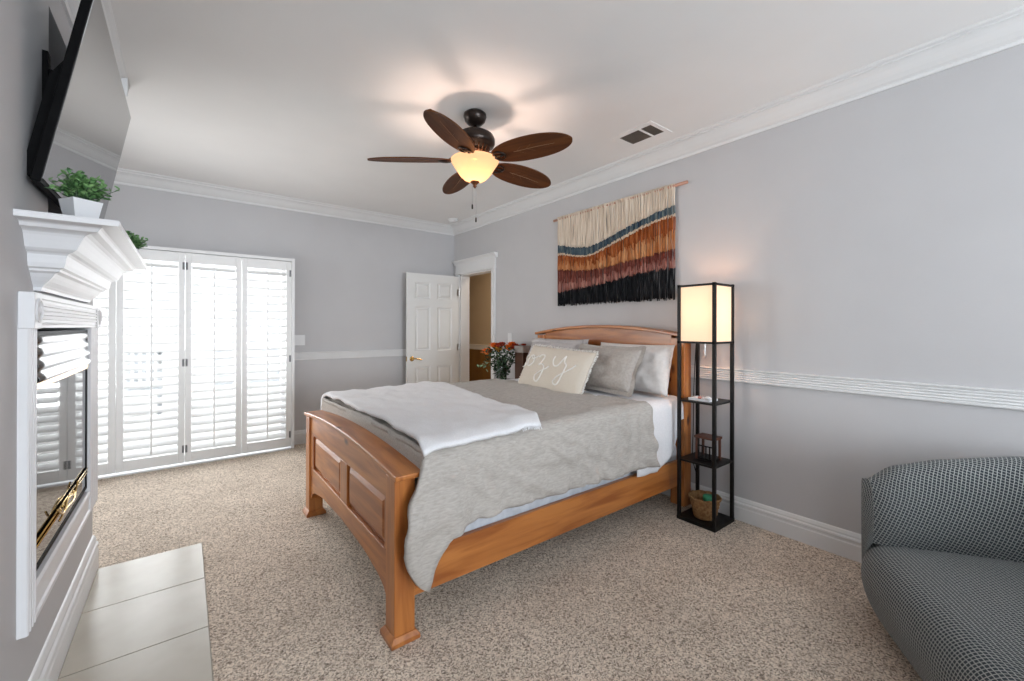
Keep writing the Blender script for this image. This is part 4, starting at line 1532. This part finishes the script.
# ------------------------------------------------------------------ shelf lamp and what stands on it
LX0, LX1, LY0_, LY1_, LH = 2.700, 2.966, 1.342, 1.608, 1.617
lamp = thing('shelf_floor_lamp', ((LX0 + LX1) / 2, (LY0_ + LY1_) / 2, 0), 'tall black shelf floor lamp with a lit cream shade, beside the bed', 'floor lamp')
q = .021
for x in (LX0, LX1 - q):
    for y in (LY0_, LY1_ - q):
        b = MB(); b.box(x, x + q, y, y + q, .022, LH); b.build('post', M['black'], lamp, bevel=.0015)
b = MB(); b.box(LX0 - .002, LX1 + .002, LY0_ - .002, LY1_ + .002, 0, .024); b.build('base', M['black'], lamp, bevel=.002)
for z in (.418, .826):
    b = MB(); b.box(LX0 + .003, LX1 - .003, LY0_ + .003, LY1_ - .003, z - .012, z); b.build('shelf', M['black'], lamp, bevel=.0015)
for z in (1.215, LH - .018):
    b = MB()
    b.box(LX0, LX1, LY0_, LY0_ + .016, z, z + .014).box(LX0, LX1, LY1_ - .016, LY1_, z, z + .014)
    b.box(LX0, LX0 + .016, LY0_ + .016, LY1_ - .016, z, z + .014).box(LX1 - .016, LX1, LY0_ + .016, LY1_ - .016, z, z + .014)
    if z < 1.3: b.box(LX0 + .01, LX1 - .01, (LY0_ + LY1_) / 2 - .012, (LY0_ + LY1_) / 2 + .012, 1.216, 1.226)
    b.build('shade_frame', M['black'], lamp)
b = MB()
i = .012
for fx in (LX0 + i, LX1 - i):
    b.add([(fx, LY0_ + i, 1.228), (fx, LY1_ - i, 1.228), (fx, LY1_ - i, LH - .018), (fx, LY0_ + i, LH - .018)], [(0, 1, 2, 3)])
for fy in (LY0_ + i, LY1_ - i):
    b.add([(LX0 + i, fy, 1.228), (LX1 - i, fy, 1.228), (LX1 - i, fy, LH - .018), (LX0 + i, fy, LH - .018)], [(0, 1, 2, 3)])
b.build('lamp_shade', M['shade'], lamp)
b = MB(); b.tube([(2.833, 1.475, 1.222), (2.833, 1.475, 1.36)], .017, 12); b.build('socket', M['black'], lamp, smooth=True)
b = MB(); b.tube([(2.76, 1.44, 1.216), (2.76, 1.44, 1.135)], .0013, 5).ball((2.76, 1.44, 1.13), .005, 8, 5); b.build('pull_chain', M['chrome'], lamp)
b = MB(); b.tube(catmull([(2.90, 1.58, 1.21), (2.955, 1.625, .9), (2.955, 1.63, .6), (2.95, 1.635, .36), (2.985, 1.64, .30), (3.005, 1.62, .2)]), .003, 6); b.build('power_cord', M['black_plastic'], lamp)

tr = thing('trinket_tray', (2.79, 1.47, .826), 'small white tray of trinkets on the upper shelf of the floor lamp', 'tray')
b = MB(); b.box(2.735, 2.855, 1.40, 1.545, .827, .832)
for y in (1.40, 1.541): b.box(2.735, 2.855, y, y + .004, .832, .842)
for x in (2.735, 2.851): b.box(x, x + .004, 1.404, 1.541, .832, .842)
b.build('tray', M['pot'], tr)
b = MB(); b.ball((2.785, 1.49, .843), .013, 10, 6, (1.3, 1, .8)); b.build('pink_trinket', mat('pink_glaze', (.55, .22, .18), None, 20, .4), tr, smooth=True)
b = MB(); b.ball((2.80, 1.44, .845), .015, 10, 6, (1, 1.4, .8)); b.build('white_trinket', M['pot'], tr, smooth=True)

rk = thing('candle_holder', (2.835, 1.457, .418), 'small dark wooden rack with upright bars on the lower shelf of the floor lamp', 'candle holder')
rx0, rx1, ry0, ry1 = 2.785, 2.885, 1.392, 1.522
for x in (rx0, rx1 - .014):
    for y in (ry0, ry1 - .014):
        b = MB(); b.box(x, x + .014, y, y + .014, .419, .565); b.build('post', M['dark_wood'], rk, bevel=.001)
b = MB(); b.box(rx0 - .006, rx1 + .006, ry0 - .006, ry1 + .006, .565, .581); b.build('top', M['dark_wood'], rk, bevel=.002)
b = MB(); b.box(rx0 + .004, rx1 - .004, ry0 + .004, ry1 - .004, .424, .434); b.build('tray', M['black'], rk)
b = MB()
for k in range(4):
    y = ry0 + .028 + k * .026
    b.box(rx0 + .003, rx0 + .009, y, y + .007, .434, .515)
b.box(rx0 + .003, rx0 + .009, ry0 + .014, ry1 - .014, .512, .520)
b.build('bars', M['black'], rk)

bk = thing('wicker_basket', (2.825, 1.475, .024), 'round wicker basket on the base of the floor lamp', 'basket')
BC = (2.825, 1.475, .025)
b = MB()
prof = []
for k in range(15):
    t = k / 14
    prof.append((lerp(.068, .098, t ** .8) + .0035 * math.sin(k * 2.6), lerp(0, .135, t)))
b.lathe(prof, BC, 36, cap=False)
b.lathe([(.002, .002), (.068, .003)], BC, 36, cap=False)
b.build('body', M['wicker'], bk, smooth=True, solid=.005)
rim = MB(); rim.tube([(BC[0] + .099 * math.cos(2 * PI * k / 40), BC[1] + .099 * math.sin(2 * PI * k / 40), BC[2] + .136 + .003 * math.sin(k * 1.57)) for k in range(41)], .007, 8)
rim.build('rim', M['wicker'], bk, smooth=True)
jr = thing('jar', (2.84, 1.46, .03), 'small jar with a green lid standing in the wicker basket', 'jar')
b = MB(); b.lathe([(.034, 0), (.036, .01), (.036, .10), (.030, .108)], (2.84, 1.455, .031), 20); b.build('body', M['leaf_dark'], jr, smooth=True)
b = MB(); b.lathe([(.038, .106), (.039, .110), (.039, .134), (.034, .140)], (2.84, 1.455, .031), 20); b.build('lid', M['green_lid'], jr, smooth=True)

# ------------------------------------------------------------------ yarn wall hanging
wh = thing('wall_hanging', (3.0, 2.455, 1.545), 'yarn wall hanging striped cream, teal, rust, plum and black above the bed', 'wall hanging')
b = MB(); b.tube([(3.002, 1.705, 2.425), (3.002, 3.165, 2.418)], .0125, 12); b.build('rod', M['dowel'], wh, smooth=True)
BY = [1.802, 2.08, 2.373, 2.707, 3.11]
BANDS = [[2.270, 2.224, 2.148, 2.081, 2.152], [2.210, 2.169, 2.089, 2.008, 2.078], [2.190, 2.147, 2.066, 1.994, 2.056],
         [1.929, 1.905, 1.876, 1.863, 1.905], [1.784, 1.778, 1.740, 1.707, 1.681]]


def smooth_band(vals, y):
    # cosine blend between the five measured heights
    if y <= BY[0]: return vals[0]
    for i in range(4):
        if y <= BY[i + 1]:
            t = (y - BY[i]) / (BY[i + 1] - BY[i])
            p0 = vals[max(0, i - 1)]; p1 = vals[i]; p2 = vals[i + 1]; p3 = vals[min(4, i + 2)]
            return .5 * (2 * p1 + (p2 - p0) * t + (2 * p0 - 5 * p1 + 4 * p2 - p3) * t * t + (3 * p1 - p0 - 3 * p2 + p3) * t ** 3)
    return vals[4]


def yarn_mat(name, ca, cb, cc, sc=38):
    m_ = mat(name, ca, cb, scale=sc, rough=.95, stretch=(.2, 1.0, .10), spec=.1, detail=3, lo=.3, hi=.7)
    e = [n_ for n_ in m_.node_tree.nodes if n_.type == 'VALTORGB'][0].color_ramp.elements
    x_ = e.new(.5); x_.color = (*cc, 1)
    return m_


ym = [yarn_mat('cream_yarn', (.60, .49, .38), (.80, .71, .60), (.71, .61, .50)),
      yarn_mat('teal_yarn', (.030, .050, .085), (.22, .25, .23), (.07, .105, .13)),
      yarn_mat('pale_yarn', (.62, .44, .30), (.76, .62, .48), (.68, .53, .40)),
      yarn_mat('rust_yarn', (.20, .045, .012), (.46, .16, .055), (.31, .085, .026)),
      yarn_mat('amber_yarn', (.36, .125, .042), (.66, .36, .18), (.50, .21, .085)),
      yarn_mat('plum_yarn', (.11, .028, .022), (.26, .085, .06), (.16, .046, .035)),
      yarn_mat('rose_yarn', (.20, .075, .062), (.48, .25, .20), (.31, .13, .105)),
      yarn_mat('black_yarn', (.006, .007, .009), (.022, .023, .026), (.011, .012, .014))]
nm = ['cream_band', 'teal_band', 'pale_band', 'rust_band', 'amber_band', 'plum_band', 'rose_band', 'black_band']
BANDS = BANDS[:3] + [[lerp(p, q, .5) for p, q in zip(BANDS[2], BANDS[3])]] + [BANDS[3], [lerp(p, q, .55) for p, q in zip(BANDS[3], BANDS[4])]] + BANDS[4:]
JIT = [.007, .007, .007, .035, .010, .028, .012]
mbs = [MB() for _ in nm]
rnd = random.Random(21)
NS = 150
for k in range(NS):
    y = lerp(1.806, 3.105, (k + .5) / NS) + rnd.uniform(-.0015, .0015)
    x = 3.000 + rnd.uniform(-.005, .004)
    zs = [2.440] + [smooth_band(B_, y) + rnd.uniform(-j_, j_) for B_, j_ in zip(BANDS, JIT)] + [1.545 + rnd.uniform(-.012, .014)]
    wob = rnd.uniform(0, 6)
    for q_ in range(8):
        a, b_ = zs[q_], zs[q_ + 1]
        pts = []
        nn = max(2, int((a - b_) / .05) + 1)
        for i in range(nn + 1):
            z = lerp(a, b_, i / nn)
            pts.append((x + .002 * math.sin(z * 21 + wob) - (.010 if q_ == 0 and i == 0 else 0), y + .0022 * math.sin(z * 17 + wob * 2), z))
        mbs[q_].tube(pts, rnd.uniform(.0044, .0055), 6)
for nm_, mb_, mm in zip(nm, mbs, ym):
    mb_.build(nm_, mm, wh, smooth=True)

# ------------------------------------------------------------------ upholstered armchair
CX, CY_, CRZ = 2.277, -.028, R(32)
arm = thing('armchair', (CX, CY_, 0), 'rounded armchair in slate lattice-weave upholstery in front of the right wall', 'armchair', None, CRZ, local=True)


def uvgrid(fn, nu, nv, name, su, sv, closed=False, cap=False, rot=0.0):
    """Grid surface with a uv map measured along the cloth (1 uv unit = 1 m)."""
    mb = MB(); mb.grid(fn, nu, nv)
    V = [Vector(p) for p in mb.v]
    uu = [[0.0] * nv for _ in range(nu)]
    vv = [[0.0] * nv for _ in range(nu)]
    for i in range(nu):
        for j in range(nv):
            if i: uu[i][j] = uu[i - 1][j] + (V[i * nv + j] - V[(i - 1) * nv + j]).length
            if j: vv[i][j] = vv[i][j - 1] + (V[i * nv + j] - V[i * nv + j - 1]).length
    o = mb.build(name, M['chair'], arm, smooth=True)
    me = o.data
    lay = me.uv_layers.new(name='UVMap')
    ca, sa = math.cos(rot), math.sin(rot)
    for lp in me.loops:
        i, j = divmod(lp.vertex_index, nv)
        a, b = uu[i][j] * su, vv[i][j] * sv
        lay.data[lp.index].uv = (a * ca - b * sa, a * sa + b * ca)
    return o


SX_, SY0, SY1 = -.62, -.44, .44        # seat spans local x from -.98 to +.36


def seat_fn(u, v):
    """u across (far arm to near arm), v from the crease at the back, over the front edge, down to the floor."""
    x = lerp(.385, -1.05, u)
    prof = [(-.50, .385), (-.30, .392), (-.05, .394), (.18, .390), (.31, .376), (.385, .345), (.420, .290), (.430, .22), (.412, .14), (.370, .06), (.335, .02)]
    n_ = len(prof) - 1
    t = v * n_
    i = min(int(t), n_ - 1)
    f_ = t - i
    p0, p1, p2, p3 = prof[max(0, i - 1)], prof[i], prof[i + 1], prof[min(n_, i + 2)]
    cr_ = lambda k: .5 * (2 * p1[k] + (p2[k] - p0[k]) * f_ + (2 * p0[k] - 5 * p1[k] + 4 * p2[k] - p3[k]) * f_ ** 2 + (3 * p1[k] - p0[k] - 3 * p2[k] + p3[k]) * f_ ** 3)
    y, z = cr_(0), cr_(1)
    # round the far and near front corners in plan
    e = max(0.0, abs(x + .33) - .60) / .118
    x += (.085 if x > -.33 else -.085) * min(1, e) * sstep(.22, .36, y)
    if y > 0:
        y -= .05 * min(1, e) ** 2.2 * (y / .43)
    return (x, y, z - .016 * min(1, e) ** 2 * sstep(.2, .35, z))


uvgrid(seat_fn, 60, 70, 'seat', 1, 1)


def side_fn(sx, flip):
    def fn(u, v):
        x0, y0, z0 = seat_fn(0 if sx > 0 else 1, v)
        bulge = math.sin(PI * min(1, max(0, z0 / .43))) * .03
        x = x0 + (bulge + .10) * sx * u * 1.0
        y = lerp(y0, min(y0, .30), u)
        return (x, y, z0 - .0 * u)
    return fn


# C-shaped wall: inner face, rolled top, outer face, swept along a rounded plan
def plan(t):
    """centre line of the arm and back wall: t 0..1 from far arm front round the back to the near arm front"""
    xa, xb, yf, yb, r = .448, -1.113, .365, -.500, .26
    L1 = (yf - (yb + r)); La = r * PI / 2; L2 = (xa - r) - (xb + r)
    tot = 2 * L1 + 2 * La + L2
    s = t * tot
    if s < L1: return Vector((xa, yf - s, 0)), Vector((-1, 0, 0))
    s -= L1
    if s < La:
        w = s / r
        return Vector((xa - r + r * math.cos(w), yb + r - r * math.sin(w), 0)), Vector((-math.cos(w), math.sin(w), 0))
    s -= La
    if s < L2: return Vector((xa - r - s, yb, 0)), Vector((0, 1, 0))
    s -= L2
    if s < La:
        w = s / r
        return Vector((xb + r - r * math.sin(w), yb + r - r * math.cos(w), 0)), Vector((math.sin(w), math.cos(w), 0))
    s -= La
    return Vector((xb, yb + r + s, 0)), Vector((1, 0, 0))


def wall_fn(u, v):
    c, nin = plan(u)
    e = min(u, 1 - u)
    top = interp([0, .03, .08, .16, .26, .40], [.655, .700, .745, .785, .812, .825], e)
    # section from low inner face, over the rolled top, down the outer face
    sec = [(.060, .36), (.082, .44), (.080, .54), (.062, top - .055), (.030, top - .012), (-.010, top), (-.055, top - .022), (-.085, top - .085), (-.095, .48), (-.090, .30), (-.070, .12), (-.045, .02)]
    n_ = len(sec) - 1
    t = v * n_
    i = min(int(t), n_ - 1); f_ = t - i
    p0, p1, p2, p3 = sec[max(0, i - 1)], sec[i], sec[i + 1], sec[min(n_, i + 2)]
    cr_ = lambda k: .5 * (2 * p1[k] + (p2[k] - p0[k]) * f_ + (2 * p0[k] - 5 * p1[k] + 4 * p2[k] - p3[k]) * f_ ** 2 + (3 * p1[k] - p0[k] - 3 * p2[k] + p3[k]) * f_ ** 3)
    d, z = cr_(0), cr_(1)
    # round off the two front ends
    fe = sstep(0, .030, e)
    lift = .13 * (1 - sstep(.05, .12, e))
    z = max(z, lift)
    end = 1 - (1 - min(1, e / .035)) ** 2
    d *= .60 + .40 * math.sqrt(max(0, end))
    zc = .36
    z = zc + (z - zc) * (.93 + .07 * fe) if z > zc else z
    p = c + nin * d
    return (p.x, p.y, z)


uvgrid(wall_fn, 130, 60, 'backrest', 1, 1, rot=.35)
# front closure of the two arm ends
for (uu_, sgn) in ((0.0, 1), (1.0, -1)):
    def end_fn(u, v, uu_=uu_):
        a = Vector(wall_fn(uu_, v * .5)); b_ = Vector(wall_fn(uu_, 1 - v * .5))
        p = a.lerp(b_, u)
        p.y += .028 * math.sin(PI * u) * (1 - v * .3)
        return tuple(p)
    uvgrid(end_fn, 10, 40, 'arm_front', 1, 1)
for fnn in (side_fn(1, False), side_fn(-1, True)):
    uvgrid(fnn, 6, 70, 'side_panel', 1, 1)
b = MB(); b.lathe([(.30, .0), (.30, .03), (.26, .035)], (-.33, -.03, 0), 32); b.build('swivel_base', M['black'], arm)

for o in list(COL.objects):
    if '_world' in o: del o['_world']
